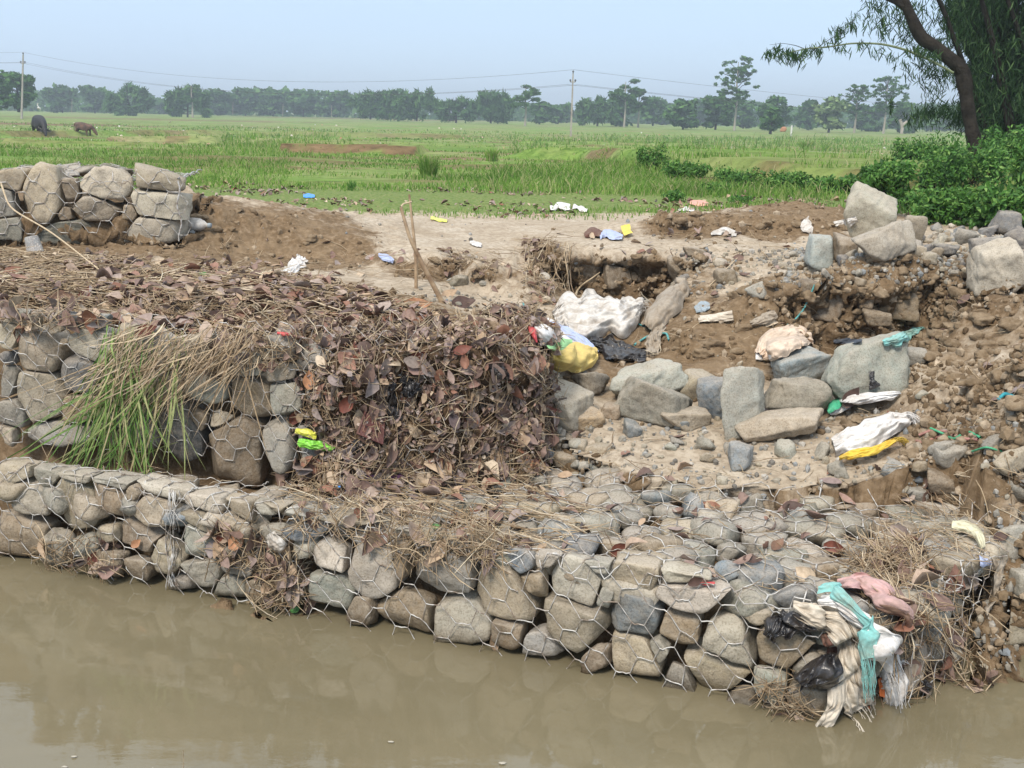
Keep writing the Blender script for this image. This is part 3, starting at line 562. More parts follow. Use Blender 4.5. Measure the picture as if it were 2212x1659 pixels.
for a in [(1605,862,116,178,(.40,.42,.37),'tall upright greenish grey block standing in the middle of the rock row','tall',0,.1),
 (1400,832,185,84,(.40,.41,.37),'broad pale grey slab lying left of the tall upright block','slab',-8),
 (1415,878,160,88,(.22,.21,.175),'dark wedge-shaped grey rock in front of the broad pale slab','block',12),
 (1505,838,85,70,TAN,'tan angular rock between the broad pale slab and the tall block','block',0),
 (1543,862,70,100,BLUE,'dark blue-grey rock tucked against the left side of the tall block','block',0),
 (1482,908,118,48,TAN,'flat pointed tan-grey stone just left of the foot of the tall block','slab',-6),
 (1722,872,132,98,(.22,.20,.165),'brown-grey angular boulder immediately right of the tall block','block',8),
 (1728,792,130,95,(.27,.32,.33),'blue-grey boulder with pale streaks behind the brown-grey boulder','block',0),
 (1885,812,228,142,(.42,.44,.40),'largest pale slab, tilted, at the right end of the rock row','slab',-9),
 (1965,775,75,50,GREY,'grey rock peeping out behind the largest pale slab','block',0),
 (1278,820,88,68,(.16,.145,.125),'dark brown rock beside the yellow bag','block',0),
 (1212,890,145,92,(.47,.44,.36),'pale cream boulder beside the right end of the leaf heap','block',6),
 (1270,908,78,46,ORG,'orange-tan rounded stone in front of the cream boulder','round',-6),
 (1196,795,62,95,(.22,.255,.245),'thin green-grey slab leaning on the leaf heap below the yellow bag','slab',38),
 (1178,820,50,80,GREEN,'upright green-grey stone wedged beside the leaning slab','tall',10),
 (1320,888,50,40,BROWN,'small brown stone between the orange-tan stone and the dark wedge','block',0),
 (1600,988,62,62,(.20,.235,.26),'blue-grey upright cobble on the sand below the tall block','block',0),
 (1365,925,42,46,BLUE,'small blue-grey cobble below the dark wedge rock','block',0),
 (1695,938,190,50,(.40,.345,.275),'sand-coated flat rock in front of the brown-grey boulder','slab',-14),
 (1885,482,112,108,(.45,.42,.35),'pale tan boulder standing highest on the right bank','block',20),
 (1922,528,152,78,(.42,.39,.32),'long tan boulder lying in front of the highest bank boulder','slab',-10),
 (1776,548,72,78,(.36,.40,.40),'blue-grey boulder at the left end of the bank group','block',-8),
 (1832,535,56,62,BROWN,'brown rock between the blue-grey and the long tan bank boulders','block',0),
 (1972,498,56,72,(.35,.31,.25),'pointed tan rock at the right end of the long bank boulder','tall',18),
 (2165,592,135,108,(.46,.42,.34),'big pale tan boulder perched on the right-hand slope','block',-24),
 (2203,515,50,62,SLATE,'dark slate boulder at the right edge above the perched boulder','block',0),
 (1642,628,56,40,(.33,.33,.29),'pale stone sticking out of the crumbling bank','block',-15),
 (1372,562,72,30,TAN,'flat tan stone embedded in the face of the sand cliff','slab',12),
 (2050,985,82,62,GREY,'grey cobble on the sand to the right of the white sack roll','block',0),
 (2185,1003,80,52,TAN,'flat tan rock at the right edge above the waterline mud','slab',-20),
 (2148,957,44,34,GREY,'rounded grey cobble beside the green and pink cords','round',0),
 (1968,1068,76,46,(.42,.40,.35),'pale squared stone on the sand behind the net','block',0),
 (2190,1168,86,84,(.40,.38,.34),'large pale smooth boulder at the right edge beside the net','round',0),
 (2196,1362,66,92,(.36,.32,.24),'tan boulder at the right edge above the water','round',0),
 (2206,1260,36,70,GREY,'grey rock at the right edge between two bigger boulders','block',0),
 (993,607,56,26,(.22,.20,.15),'dark oval cobble lying on the pale sand shelf','round',0),
 (1044,613,20,13,GREY,'small grey pebble right of the oval cobble on the sand shelf','round',0),
 (1810,1016,52,36,GREY,'grey cobble below the yellow fringe of the white sack','round',0),
 (2035,1040,60,60,BROWN,'brown muddy stone under the grey cobble on the right','block',0),
 (903,383,22,10,(.42,.38,.36),'pale stone lying in the grass beside the grass tuft','block',0),
 (1292,988,64,62,TAN,'largest tan cobble of the rubble at the foot of the leaf heap','block',0),
 (1180,978,44,40,BLUE,'blue-grey cobble of the rubble touching the leaf heap','block',0),
 (1216,990,52,44,BROWN,'brown cobble of the rubble next to the blue-grey one','block',0),
 (1250,968,42,38,TAN,'tan cobble at the back of the rubble below the cream boulder','block',0),
 (2045,545,52,34,SLATE,'dark slate cobble on the rim of the right bank','block',0), (2092,520,60,42,(.2,.2,.19),'grey angular rock on the rim of the right bank behind the dark cobble','block',12), (2135,538,66,44,(.15,.16,.16),'dark grey rock on the rim left of the slate boulder','block',-10), (2180,488,70,52,(.19,.20,.20),'highest grey rock of the heap at the right edge','block',8), (2128,498,46,36,(.17,.19,.21),'blue-grey rock at the top left of the right edge heap','block',0), (2008,560,44,30,TAN,'tan cobble wedged under the long tan bank boulder','block',0), (1985,545,34,26,(.40,.35,.27),'cream pebble-like cobble right of the long tan boulder','round',0),
 (1785,655,92,88,(.15,.11,.075),'brown earthy boulder stuck in the face of the right bank','block',10), (1862,640,60,60,(.22,.165,.11),'brown lump in the middle of the right bank face','block',0), (1935,650,96,84,(.25,.19,.125),'big light brown lump in the right part of the bank face','block',-8), (1900,690,70,44,(.2,.15,.1),'brown lump at the foot of the right bank','block',0), (1745,625,44,36,(.13,.10,.07),'dark lump at the top left of the right bank face','block',0), (2000,620,56,50,(.24,.185,.12),'brown lump high at the right end of the bank face','block',0),
 (1500,545,50,30,(.20,.15,.10),'brown clod on the rim right of the sand cliff','block',0), (1470,590,70,56,(.17,.125,.08),'brown earth block broken off right of the sand cliff','block',15), (1560,600,60,36,(.24,.185,.125),'brown clod on the crumbled slope','block',0), (1330,600,70,60,(.11,.08,.052),'dark earth block in the hollow of the sand cliff','block',0), (1265,590,80,66,(.13,.095,.06),'earth block at the left of the sand cliff face','block',0),
 (1160,350,0,0,TAN,'',0,0)][:-1]:
    x, y, w_, h_, c, lab, shp, lean = a[:8]
    boulder(x, y, w_, h_, c, lab, shp, lean, a[8] if len(a) > 8 else None, sub=5 if max(w_, h_) > 90 else 4)
# rubble: individual small stones
def tri_scatter(V, F, wt, N, rs_=rs):
    V = np.asarray(V); T = np.asarray(F); T = np.concatenate([T[:, [0, 1, 2]], T[:, [0, 2, 3]]]) if T.shape[1] == 4 else T
    if T.shape[0] != len(wt): wt = np.concatenate([wt, wt])
    a, b, c = V[T[:, 0]], V[T[:, 1]], V[T[:, 2]]; n = np.cross(b-a, c-a); ar = np.linalg.norm(n, axis=1)*wt
    k = rs_.choice(len(T), N, p=ar/ar.sum()); u = rs_.rand(N, 1); v = rs_.rand(N, 1); m = (u+v) > 1; u = np.where(m, 1-u, u); v = np.where(m, 1-v, v)
    nn = norm(n[k]); nn = np.where(nn[:, 2:3] < -.3, -nn, nn)
    return a[k]+(b[k]-a[k])*u+(c[k]-a[k])*v, nn
Gc = GV[GF].mean(axis=1); Gxy = Gc[:, :2]
def toimg(p):
    d = p-O; cp_, sp_ = math.cos(PITCH), math.sin(PITCH); f = d[:, 1]*cp_-d[:, 2]*sp_; a = d[:, 0]/f; b = (d[:, 1]*sp_+d[:, 2]*cp_)/f
    c, s = math.cos(ROLL), math.sin(ROLL); a, b = a*c+b*s, -a*s+b*c
    return 1106+FV*a, 829.5-FV*b
Gu, Gv = toimg(Gc)
inT1, inT2, inT3 = sdpoly(Gxy, T1poly), sdpoly(Gxy, T2poly), sdpoly(Gxy, T3poly)
free = (inT1 < -.02) & (inT2 < -.02) & (inT3 < 0) & (Gc[:, 2] > .02)
def box_(x0, x1, y0, y1): return ((Gu > x0) & (Gu < x1) & (Gv > y0) & (Gv < y1)).astype(float)
wt = free*(box_(1150, 1340, 930, 1030)*14+box_(1340, 1720, 900, 1010)*6+box_(1160, 1760, 780, 900)*4+box_(1950, 2230, 950, 1180)*9+box_(1550, 2230, 840, 1100)*2+box_(1160, 1720, 1020, 1090)*1.5+box_(1450, 1720, 540, 640)*4+box_(1980, 2230, 490, 580)*16+box_(1700, 2100, 545, 600)*12+box_(900, 1180, 600, 660)*2+box_(2080, 2230, 1180, 1420)*6)
pts, nn = tri_scatter(GV, GF, wt, 275)
def rub_group(x, y):
    if y < 610 and x > 1690: return 'rubble along the rim of the right bank', 'small angular stone in the rubble on the rim of the right bank'
    if y < 700 and x > 1380: return 'rubble on the crumbled bank', 'small stone on the crumbled slope between sand cliff and right bank'
    if x < 1180: return 'pebbles on the sand shelf', 'pebble on the sand shelf behind the leaf heap'
    if x < 1345: return 'rubble at the foot of the leaf heap', 'small broken stone in the rubble between leaf heap and cream boulder'
    if x > 1940: return 'rubble at the right edge', 'small stone in the muddy rubble at the right edge'
    return 'small stones on the hollow floor', 'small stone on the sandy floor in front of the rock row'
ux, uy = toimg(pts)
for i_ in range(len(pts)):
    near = uy[i_]; s1 = abs(rnd.gauss(0, 1))*.026+.030
    V, F = rock_shape((s1*rnd.uniform(1, 1.5), s1, s1*rnd.uniform(.6, .9)), rnd.randrange(9999), 3, .9, .3)
    V = V@rotm(rnd.gauss(0, .4), rnd.gauss(0, .4), rnd.uniform(0, 6)).T; c = pts[i_]+nn[i_]*s1*.18; V = V+c
    o = mk('cobble', V, F, STONE, loc=c); o.color = jit(rnd.choice([TAN, GREY, GREY, BLUE, BROWN, PALE, SLATE if uy[i_] < 610 else GREEN]))
    g_, l_ = rub_group(ux[i_], uy[i_]); tag(o, l_, 'small stone', g_); BLV.add(V, F)
BV['rocks'] = bvh(*BLV.out())
# gravel and clods: stuff
def gravel(name, wt, N, smin, smax, mat, spread=1.):
    p, n = tri_scatter(GV, GF, wt, N); base, bf = ico(1); A = []
    S = smin+(smax-smin)*rs.rand(N)**3
    D = 1+(rs.rand(N, len(base))-.5)*.5; sc = S[:, None]*(.6+.6*rs.rand(N, 3)); th = rs.rand(N)*6.28
    V = base[None]*D[..., None]*sc[:, None]; c_, s_ = np.cos(th)[:, None], np.sin(th)[:, None]
    V = np.stack([V[..., 0]*c_-V[..., 1]*s_, V[..., 0]*s_+V[..., 1]*c_, V[..., 2]], -1)+(p+n*S[:, None]*.25)[:, None]
    F = (bf[None]+(np.arange(N)*len(base))[:, None, None]).reshape(-1, 3)
    return mk(name, V, F, mat, smooth=False)
CLOD = M('soil_clod', (.2, .15, .1), .95, .1, island([(0, (.11, .075, .045)), (.4, (.20, .145, .09)), (.75, (.30, .235, .165)), (1, (.38, .31, .23))], .95, .1))
CLOD2 = M('earth_lump', (.2, .15, .1), .95, .1, lambda n, p: (n.links.new(ramp(n, noise(n, 18, 8, geo(n).outputs['Position'], .7), [(.3, (.12, .085, .052)), (.5, (.21, .155, .10)), (.72, (.33, .26, .18))]), p.inputs['Base Color']), bump(n, p, noise(n, 60, 6, geo(n).outputs['Position'], .7), .8, .01)))
GRAV = M('gravel_stone', (.25, .24, .22), .85, .2, island([(0, (.12, .11, .10)), (.3, (.25, .235, .205)), (.6, (.33, .29, .22)), (.8, (.2, .22, .235)), (1, (.45, .42, .37))], .85, .2))
Gslope = 1-np.abs(norm(np.cross(GV[GF[:, 1]]-GV[GF[:, 0]], GV[GF[:, 3]]-GV[GF[:, 0]]))[:, 2])
soilm = 1-col[GF[:, 0], 0]; notgreen = (col[GF[:, 0], 1] < .4)
wtc = free*notgreen*np.where(box_(390, 860, 400, 580) > 0, .25, 1)*(.02+2.5*np.clip(soilm-.25, 0, 1)*(.3+Gslope*2))*(Gu > -300)*(Gu < 2700)
lump = Acc()
pL, nL = tri_scatter(GV, GF, free*notgreen*(Gslope > .12)*(soilm > .3)*((Gu > 1430)+(Gu > 400)*.3)*(Gu < 2300)*(Gv < 1000), 420)
for k in range(len(pL)):
    s1 = .03+.06*rs.rand()**2; V, F = rock_shape((s1*1.7, s1*1.1, s1*.7), k, 3, 1., .4); V = V+norm(V)*(fbm(V*50+k, 3, k)*.18*s1)[:, None]; lump.add(V@rotm(0, 0, k).T+pL[k]+nL[k]*s1*.05, F)
tag(mk('soil_lumps', *lump.out(), CLOD2), 'broken lumps of brown earth fallen from the banks', 'soil', kind='stuff')
tag(gravel('soil_clods', wtc+box_(1950, 2230, 780, 1000)*free*5, 11000, .004, .026, CLOD), 'crumbled brown soil clods over the eroded banks', 'soil', kind='stuff')
tag(gravel('gravel', free*notgreen*(.04+box_(880, 1180, 625, 700)*1+box_(1150, 2230, 880, 1120)*3+box_(1700, 2230, 540, 620)*6+box_(1950, 2230, 1100, 1450)*6+box_(1450, 1720, 540, 640)*3), 5500, .004, .02, GRAV), 'fine gravel strewn over sand and bank rims', 'gravel', kind='stuff')

# ------------------------------------------------------------------ wire nets
def net(pm, u0, u1, s0, s1, out, keys, twist='s', W=.115, T=.048, D=.036, skew=0., parent=None, name='net', keep=None, seed=1, r0=.0014):
    """hexagonal wire: pm(u, s) -> point on the net sheet, out(u, s) -> outward normal; rests on the stones below"""
    ext_a = (u1-u0) if twist == 's' else (s1-s0); ext_b = (s1-s0) if twist == 's' else (u1-u0)
    na_, nb = int(ext_a/(W/2))+1, int(ext_b/(T+D))+1; nodes = {}; segs = []
    def node(j, k, hi):
        a = j*W/2; b = k*(T+D)+(D if hi else 0)
        u, s = (u0+a, s0+b) if twist == 's' else (u0+b, s0+a)
        q = np.array([u*6, s*6, seed*1.]); u += vn(q, 1)*.018+rnd.gauss(0, .0035)+skew*(s-s0); s += vn(q+9, 2)*.014+rnd.gauss(0, .0035)
        return u, s
    for k in range(nb):
        for j in range(na_): nodes[(j, k)] = node(j, k, (j+k) % 2 == 1)
    for k in range(nb):
        for j in range(na_):
            if j+1 < na_: segs.append(((j, k), (j+1, k), 0))
            if (j+k) % 2 == 1 and k+1 < nb: segs.append(((j, k), (j, k+1), 1))
    def off(u, s):
        p, n = pm(u, s), out(u, s); h = cast(p+n*.16, -n, keys, .4)
        return (.16-h[3]+.004) if h else -.09
    offn = {q: min(.06, max(-.025, off(*nodes[q]))) for q in nodes}
    L0, L1 = [], []
    for a, b, tw in segs:
        if keep and not keep(*(.5*(np.array(nodes[a])+np.array(nodes[b])))): continue
        pts_ = []
        for i_ in range(5):
            t = i_/4; u = nodes[a][0]*(1-t)+nodes[b][0]*t; s = nodes[a][1]*(1-t)+nodes[b][1]*t
            o_ = offn[a]*(1-t)+offn[b]*t
            if 0 < i_ < 4: o_ = max(o_, min(off(u, s), .06))
            wig = abs(rnd.gauss(0, .0025))
            pts_.append(pm(u, s)+out(u, s)*(o_+wig)+np.array([0, 0, 1])*rnd.gauss(0, .001))
        (L1 if tw else L0).append(pts_)
    V0, F0 = tubes(np.array(L0), r0, 5); V1, F1 = tubes(np.array(L1), r0*1.45, 5)
    return child(name, np.concatenate([V0, V1]), np.concatenate([F0, F1+len(V0)]), WIRE, parent)
def v3(p, z): return np.array([p[0], p[1], z])
b1 = empty('gabion_basket', (.4, 3.4, 0)); tag(b1, 'galvanised hexagonal wire net wrapped round the lowest stone tier at the waterline', 'wire basket', 'wire baskets of the gabion tiers')
LT1 = np.linalg.norm(T1B-T1A)
def c1plan(u):   # front line, then round the corner
    if u <= LT1-.05: return T1A+T1d*u, T1n
    pl = [T1A+T1d*(LT1-.05), np.array([1.03, 3.05]), np.array([1.16, 3.06]), np.array([1.28, 3.15]), np.array([1.5, 3.38]), np.array([1.8, 3.72])]
    r_ = u-(LT1-.05)
    for k in range(len(pl)-1):
        e = pl[k+1]-pl[k]; l = np.linalg.norm(e)
        if r_ <= l or k == len(pl)-2: q = pl[k]+e*(r_/l); dd = e/l; return q, np.array([dd[1], -dd[0]])
        r_ -= l
def f1(u, s): q, n = c1plan(u); return v3(q, .385-s)
def o1(u, s): return v3(c1plan(u)[1], 0)
net(f1, -.7, LT1+1.05, 0.0, .43, o1, ('g1',), 'u', .118, .044, .037, .25, b1, 'front_net', seed=3, r0=.0016, keep=lambda u, s: not (LT1+.1 < u < LT1+.45) or s < .1)
net(lambda u, s: v3(T1A+T1d*u-T1n*s, .375), -.7, LT1+1.0, .0, 1.25, lambda u, s: np.array([0, 0, 1.]), ('g1', 'ground'), 's', .112, .045, .034, .0, b1, 'top_net', seed=5, r0=.0019,
    keep=lambda u, s: (sdpoly((T1A+T1d*u-T1n*s)[None], [(-5, 5.29), (.86, 3.12), (1.06, 3.07), (1.26, 3.14), (1.5, 3.36), (1.8, 3.72), (1.82, 4.05), (.75, 4.26), (.1, 4.45), (-.1, 4.4), (-.8, 4.2), (-5, 5.0)])[0] > 0))
b2 = empty('gabion_basket', (-1.5, 4.4, .36)); tag(b2, 'wire net over the middle stone tier, half hidden by the leaf heap', 'wire basket', 'wire baskets of the gabion tiers')
net(lambda u, s: v3(T2A+T2d*u, .985-s), -.6, 1.75, 0, .62, lambda u, s: v3(T2n, 0), ('g2',), 'u', .096, .036, .031, .25, b2, 'front_net', seed=8, r0=.0015)
b3 = empty('gabion_basket', (-2.7, 7, .98)); tag(b3, 'wire net round the upper stone tier at the left edge', 'wire basket', 'wire baskets of the gabion tiers')
LT3 = np.linalg.norm(T3B-T3A)
net(lambda u, s: v3(T3A+T3d*u, 1.345-s), -.5, LT3+.02, 0, .37, lambda u, s: v3(T3n, 0), ('g3',), 'u', .13, .05, .042, .2, b3, 'front_net', seed=11, r0=.0021)
net(lambda u, s: v3(T3A+T3d*u-T3n*s, 1.36), -.5, LT3, 0, 1.3, lambda u, s: np.array([0, 0, 1.]), ('g3',), 's', .14, .05, .045, 0, b3, 'top_net', seed=12, r0=.0021)
e3 = T3B+T3d*.01
child('edge_wire', *tubes([[v3(e3, z_)+np.array([.012*math.sin(z_*30), -.01, 0]) for z_ in np.linspace(.98, 1.36, 12)], [v3(e3-T3n*s_, 1.37+.008*math.sin(s_*20)) for s_ in np.linspace(0, 1.2, 12)]], .005, 6), WIRE, b3)
# bundle of loose wire ends where two baskets meet
wb = []
for k in range(9):
    x0 = 382+rnd.gauss(0, 7); ys = np.linspace(1045, 1262, 9)
    wb.append([hit(x0+rnd.gauss(0, 3)+6*math.sin(y_/30+k), y_, ('g1', 'ground'))[0]+np.array([T1n[0], T1n[1], 0])*(.018+rnd.uniform(0, .015)) for y_ in ys])
tag(mk('wire_bundle', *tubes(wb, .0016, 5), WIRE), 'bundle of twisted loose wire ends hanging down the lowest tier on the left', 'wire')

# ------------------------------------------------------------------ debris heap over the middle tier
DIRT = M('wet_debris', (.09, .06, .04), .9, .2, lambda n, p: (n.links.new(ramp(n, noise(n, 22, 8, geo(n).outputs['Position'], .7), [(.3, (.035, .022, .014)), (.55, (.11, .07, .042)), (.75, (.2, .14, .085))]), p.inputs['Base Color']), bump(n, p, noise(n, 45, 6, geo(n).outputs['Position']), .9, .02)))
hp = [(-.98, 4.62), (-.82, 4.50), (-.62, 4.47), (-.3, 4.52), (-.05, 4.62), (-.02, 4.75), (-.08, 4.85), (-.16, 4.95)]
ho = [(.02, -.05), (-.0, -.16), (-.02, -.24), (.04, -.27), (.13, -.22), (.2, -.04), (.24, .02), (.2, .04)]
nu, nw = 150, 70; tu = np.linspace(0, len(hp)-1.001, nu); HPc = np.array([np.interp(tu, range(len(hp)), [q[i_] for q in hp]) for i_ in (0, 1)]).T; HPo = np.array([np.interp(tu, range(len(hp)), [q[i_] for q in ho]) for i_ in (0, 1)]).T
wv = np.linspace(0, 1, nw); HV = np.zeros((nu, nw, 3))
outp = np.where(wv < .35, np.sin(wv/.35*math.pi/2)**.8, 1+.18*(wv-.35)-.25*np.sin((wv-.35)/.65*math.pi)*.6); zz = np.where(wv < .35, .93-.06*(wv/.35)**2.5, .87-(wv-.35)/.65*.54)
HV[..., :2] = HPc[:, None]+HPo[:, None]*outp[None, :, None]; HV[..., 2] = zz[None]
HV[..., 2] -= np.where(tu < 1, (1-tu), 0)[:, None]*.1
nn_ = fbm(HV*5, 5, 13, .6)*.055+fbm(HV*17, 3, 14, .6)*.018; HV[..., :2] += norm(HPo)[:, None]*nn_[..., None]; HV[..., 2] += nn_*.5*(1-wv)[None]
i_ = (np.arange(nu-1)[:, None]*nw+np.arange(nw-1)[None]).ravel(); HF = np.stack([i_, i_+1, i_+nw+1, i_+nw], 1); HV = HV.reshape(-1, 3)
tag(mk('debris_heap', HV, HF, DIRT), 'heap of matted rotten leaves and plant debris draped over the middle gabion', 'debris', kind='stuff')
BV['heap'] = bvh(HV, HF)
# ------------------------------------------------------------------ leaf litter and straw
def leaf_batch(p, n, L, aspect=(.42, .68), tilt=.55, droop=None, lift=.012):
    N = len(p); n2 = norm(n+rs.randn(N, 3)*tilt); a = norm(np.cross(n2, rs.randn(N, 3)))
    if droop is not None: a = norm(a+np.array([0, 0, -1.])*droop)
    W = L*(aspect[0]+(aspect[1]-aspect[0])*rs.rand(N)); return leaves(p+n*(lift*rs.rand(N)+.004)[:, None], a, n2, L, W, rs.randn(N)*.32, np.abs(rs.randn(N))*.4)
def straw_batch(p, n, L, r=.0016, N=6, dirv=None, spread=1., curl=.35, lift=.03):
    K = len(p); a = norm(np.cross(n, rs.randn(K, 3)))
    if dirv is not None: a = norm(np.asarray(dirv)+a*spread)
    b = np.cross(n, a); t = np.linspace(-.5, .5, N)[None, :, None]; k1 = (rs.randn(K)*curl)[:, None, None]; up = (rs.rand(K)*lift)[:, None, None]
    tip = (rs.randn(K)*.12)[:, None, None]
    Q = p[:, None]+a[:, None]*t*L[:, None, None]+b[:, None]*(k1*t*t*L[:, None, None])+n[:, None]*(up+.004+tip*t*L[:, None, None]+rs.randn(K, N, 1)*.0025)
    R = (r*(.6+.9*rs.rand(K)))[:, None]*np.array([.6]+[1]*(N-2)+[.5])[None]
    return tubes(Q, R, 3)
Hc = HV[HF].mean(axis=1); Hu, Hvv = toimg(Hc)
sheets = Acc(); straws = Acc()
t2top = (inT2 > -.05)*(Gc[:, 2] > .80)*(Gslope < .5)*(Gu > -120)
front = sst(6.2, 4.6, Gc[:, 1])
# top of the middle tier
p, n = tri_scatter(GV, GF, t2top*(.12+front*1.2+(vn(Gc*2.2, 6) > 0)*.4)*(1+.8*(Gu > 250)), 2000); n[:] = (0, 0, 1); sheets.add(*leaf_batch(p, n, .02+.095*rs.rand(len(p))**1.6, tilt=.38, lift=.03))
p, n = tri_scatter(GV, GF, t2top*(1.-.3*front), 6000); n[:] = (0, 0, 1); straws.add(*straw_batch(p, n, (.06+.34*rs.rand(len(p))**2), .0024, dirv=[1, .25, 0], spread=1.1))
# heap
p, n = tri_scatter(HV, HF, np.ones(len(HF)), 1800); n = np.where((n[:, 1:2] > 0) & (n[:, 2:3] < .5), -n, n); sheets.add(*leaf_batch(p, n, .018+.085*rs.rand(len(p))**1.7, tilt=.5, droop=.7, lift=.035))
p, n = tri_scatter(HV, HF, np.ones(len(HF)), 3000); n = np.where((n[:, 1:2] > 0) & (n[:, 2:3] < .5), -n, n); straws.add(*straw_batch(p, n, .04+.2*rs.rand(len(p))**2, .0015, dirv=[0, 0, -.6], spread=1.2, curl=.4, lift=.04))
p, n = tri_scatter(HV, HF, np.ones(len(HF)), 3500); n = np.where((n[:, 1:2] > 0) & (n[:, 2:3] < .5), -n, n); sheets.add(*leaf_batch(p, n, .008+.022*rs.rand(len(p)), aspect=(.4, .95), tilt=.6, lift=.04))
p, n = tri_scatter(GV, GF, t2top, 5000); n[:] = (0, 0, 1); sheets.add(*leaf_batch(p, n, .008+.026*rs.rand(len(p)), aspect=(.35, .95), tilt=.4, lift=.02))
# rest of the ground: drift lines
drift = free*(Gu > -50)*(Gu < 2300)*(box_(850, 1180, 600, 690)*.3+box_(1130, 1200, 520, 660)*10+box_(390, 860, 520, 600)*.7+box_(1200, 1700, 500, 800)*.45+box_(1700, 2230, 600, 1100)*.45+box_(1150, 1720, 880, 1080)*.3+box_(860, 1120, 545, 600)*3)
p, n = tri_scatter(GV, GF, drift, 330); sheets.add(*leaf_batch(p, n, .035+.06*rs.rand(len(p)), tilt=.4))
p, n = tri_scatter(GV, GF, drift, 1500); straws.add(*straw_batch(p, n, .04+.2*rs.rand(len(p))**2, .0016))
p, n = tri_scatter(GV, GF, (Gc[:, 1] > 8.3)*(Gc[:, 1] < 12.3)*(vn(Gc*np.array([1.2, 2.6, 1]), 66) > -.1)*(col[GF[:, 0], 1] > .3), 1500); sheets.add(*leaf_batch(p, n, .02+.06*rs.rand(len(p)), tilt=.3))
# over the lowest tier (resting on stones)
def drop(poly, N, keys=('g1', 'ground'), wfun=None):
    pl = np.array(poly); out_p, out_n = [], []
    while len(out_p) < N:
        q = pl.min(0)+(pl.max(0)-pl.min(0))*rs.rand(2)
        if sdpoly(q[None], poly)[0] < 0 or (wfun and rs.rand() > wfun(q)): continue
        h = cast((q[0], q[1], 1.0), (0, 0, -1), keys)
        if h: out_p.append(h[0][:]); out_n.append(norm(np.array(h[1])+np.array([0, 0, 1.])))
    return np.array(out_p), np.array(out_n)
topA = [(-.85, 3.92), (.2, 3.46), (.3, 3.9), (.1, 4.5), (-.8, 4.25)]
p, n = drop(topA, 480); straws.add(*straw_batch(p, n, .06+.2*rs.rand(len(p))**1.5, .0019, dirv=[1, -.5, 0], spread=.5))
p, n = drop(topA, 110); sheets.add(*leaf_batch(p, n, .04+.06*rs.rand(len(p)), tilt=.4))
topB = [(.0, 3.6), (.9, 3.2), (1.5, 3.5), (1.8, 4.1), (.1, 4.5)]
p, n = drop(topB, 260); straws.add(*straw_batch(p, n, .04+.14*rs.rand(len(p))**1.5, .0015))
p, n = drop(topB, 70); sheets.add(*leaf_batch(p, n, .04+.06*rs.rand(len(p)), tilt=.4))
p, n = drop([(-2.6, 4.5), (-.8, 3.9), (-.8, 4.15), (-2.6, 4.6)], 60); straws.add(*straw_batch(p, n, .05+.15*rs.rand(len(p)), .0016))
topC = [(1.1, 3.12), (1.3, 3.2), (1.85, 3.75), (1.95, 4.2), (1.6, 4.1), (1.05, 3.4)]
p, n = drop(topC, 300); straws.add(*straw_batch(p, n, .05+.16*rs.rand(len(p)), .0015, dirv=[.7, -.8, -.25], spread=.9, lift=.03))
# clinging to the front faces
def cling(x0, x1, ylo, yhi, N, keys=('g1', 'ground')):
    P_, N_ = [], []
    for k in range(N):
        x = rs.uniform(x0, x1); t = rs.rand(); y = ylo(x)*(1-t)+yhi(x)*t; p_, n_ = hit(x, y, keys)
        if n_ @ ray(x, y) > 0: n_ = -n_
        P_.append(p_+n_*.012); N_.append(n_)
    return np.array(P_), np.array(N_)
for x0, x1, a_, b_, NL, NS in ((560, 650, lambda x: 1190, lambda x: 1300, 45, 160), (455, 560, lambda x: 1130, lambda x: 1220, 22, 90), (80, 260, lambda x: 1170, lambda x: 1235, 12, 130), (640, 1080, lambda x: 1075+.12*(x-640), lambda x: 1150+.14*(x-640), 18, 380), (860, 1090, lambda x: 1165, lambda x: 1210, 4, 170), (1900, 2120, lambda x: 1240, lambda x: 1500, 55, 420), (1640, 1740, lambda x: 1470, lambda x: 1570, 4, 110), (1830, 2000, lambda x: 1180, lambda x: 1260, 10, 260), (620, 760, lambda x: 990, lambda x: 1080, 55, 160), (760, 1160, lambda x: 990, lambda x: 1060, 90, 300), (440, 640, lambda x: 690, lambda x: 790, 60, 330), (0, 440, lambda x: 655, lambda x: 700, 60, 250)):
    ks = ('g1', 'g2', 'ground', 'heap', 'rocks')
    p, n = cling(x0, x1, a_, b_, NL, ks); sheets.add(*leaf_batch(p, n, .045+.07*rs.rand(len(p)), tilt=.5, droop=.4))
    p, n = cling(x0, x1, a_, b_, NS, ks); straws.add(*straw_batch(p, n, .05+.17*rs.rand(len(p))**1.5, .0016, dirv=[.3, -.2, -.5], spread=.9, curl=.6))
tag(mk('leaf_litter', *sheets.out(), LEAF), 'brown and purplish dead leaves strewn over the tiers and banks', 'leaf litter', kind='stuff')
tag(mk('straw_litter', *straws.out(), STRAW), 'dry stalks and straw matted over the tiers and banks', 'straw', kind='stuff')

for k, (x, y, w__) in enumerate(((160, 1634, 20), (140, 1656, 24), (845, 1602, 24), (1085, 1648, 30), (330, 1660, 10))):
    q = P(x, y, .004); r_ = w__*q[1]/FV/2.6; th = np.linspace(0, 2*math.pi, 14, endpoint=False); rr_ = r_*(.6+.5*rs.rand(14)); top_ = q+np.stack([np.cos(th)*rr_, np.sin(th)*rr_*.5, th*0], 1); V = np.concatenate([top_, [q+np.array([0, 0, .003])]]); tag(mk('foam_fleck', V, [[i, (i+1) % 14, 14] for i in range(14)], M('foam', (.36, .33, .27), .6), loc=q), 'pale foam fleck floating near the bottom edge of the water', 'foam', 'foam flecks on the water')
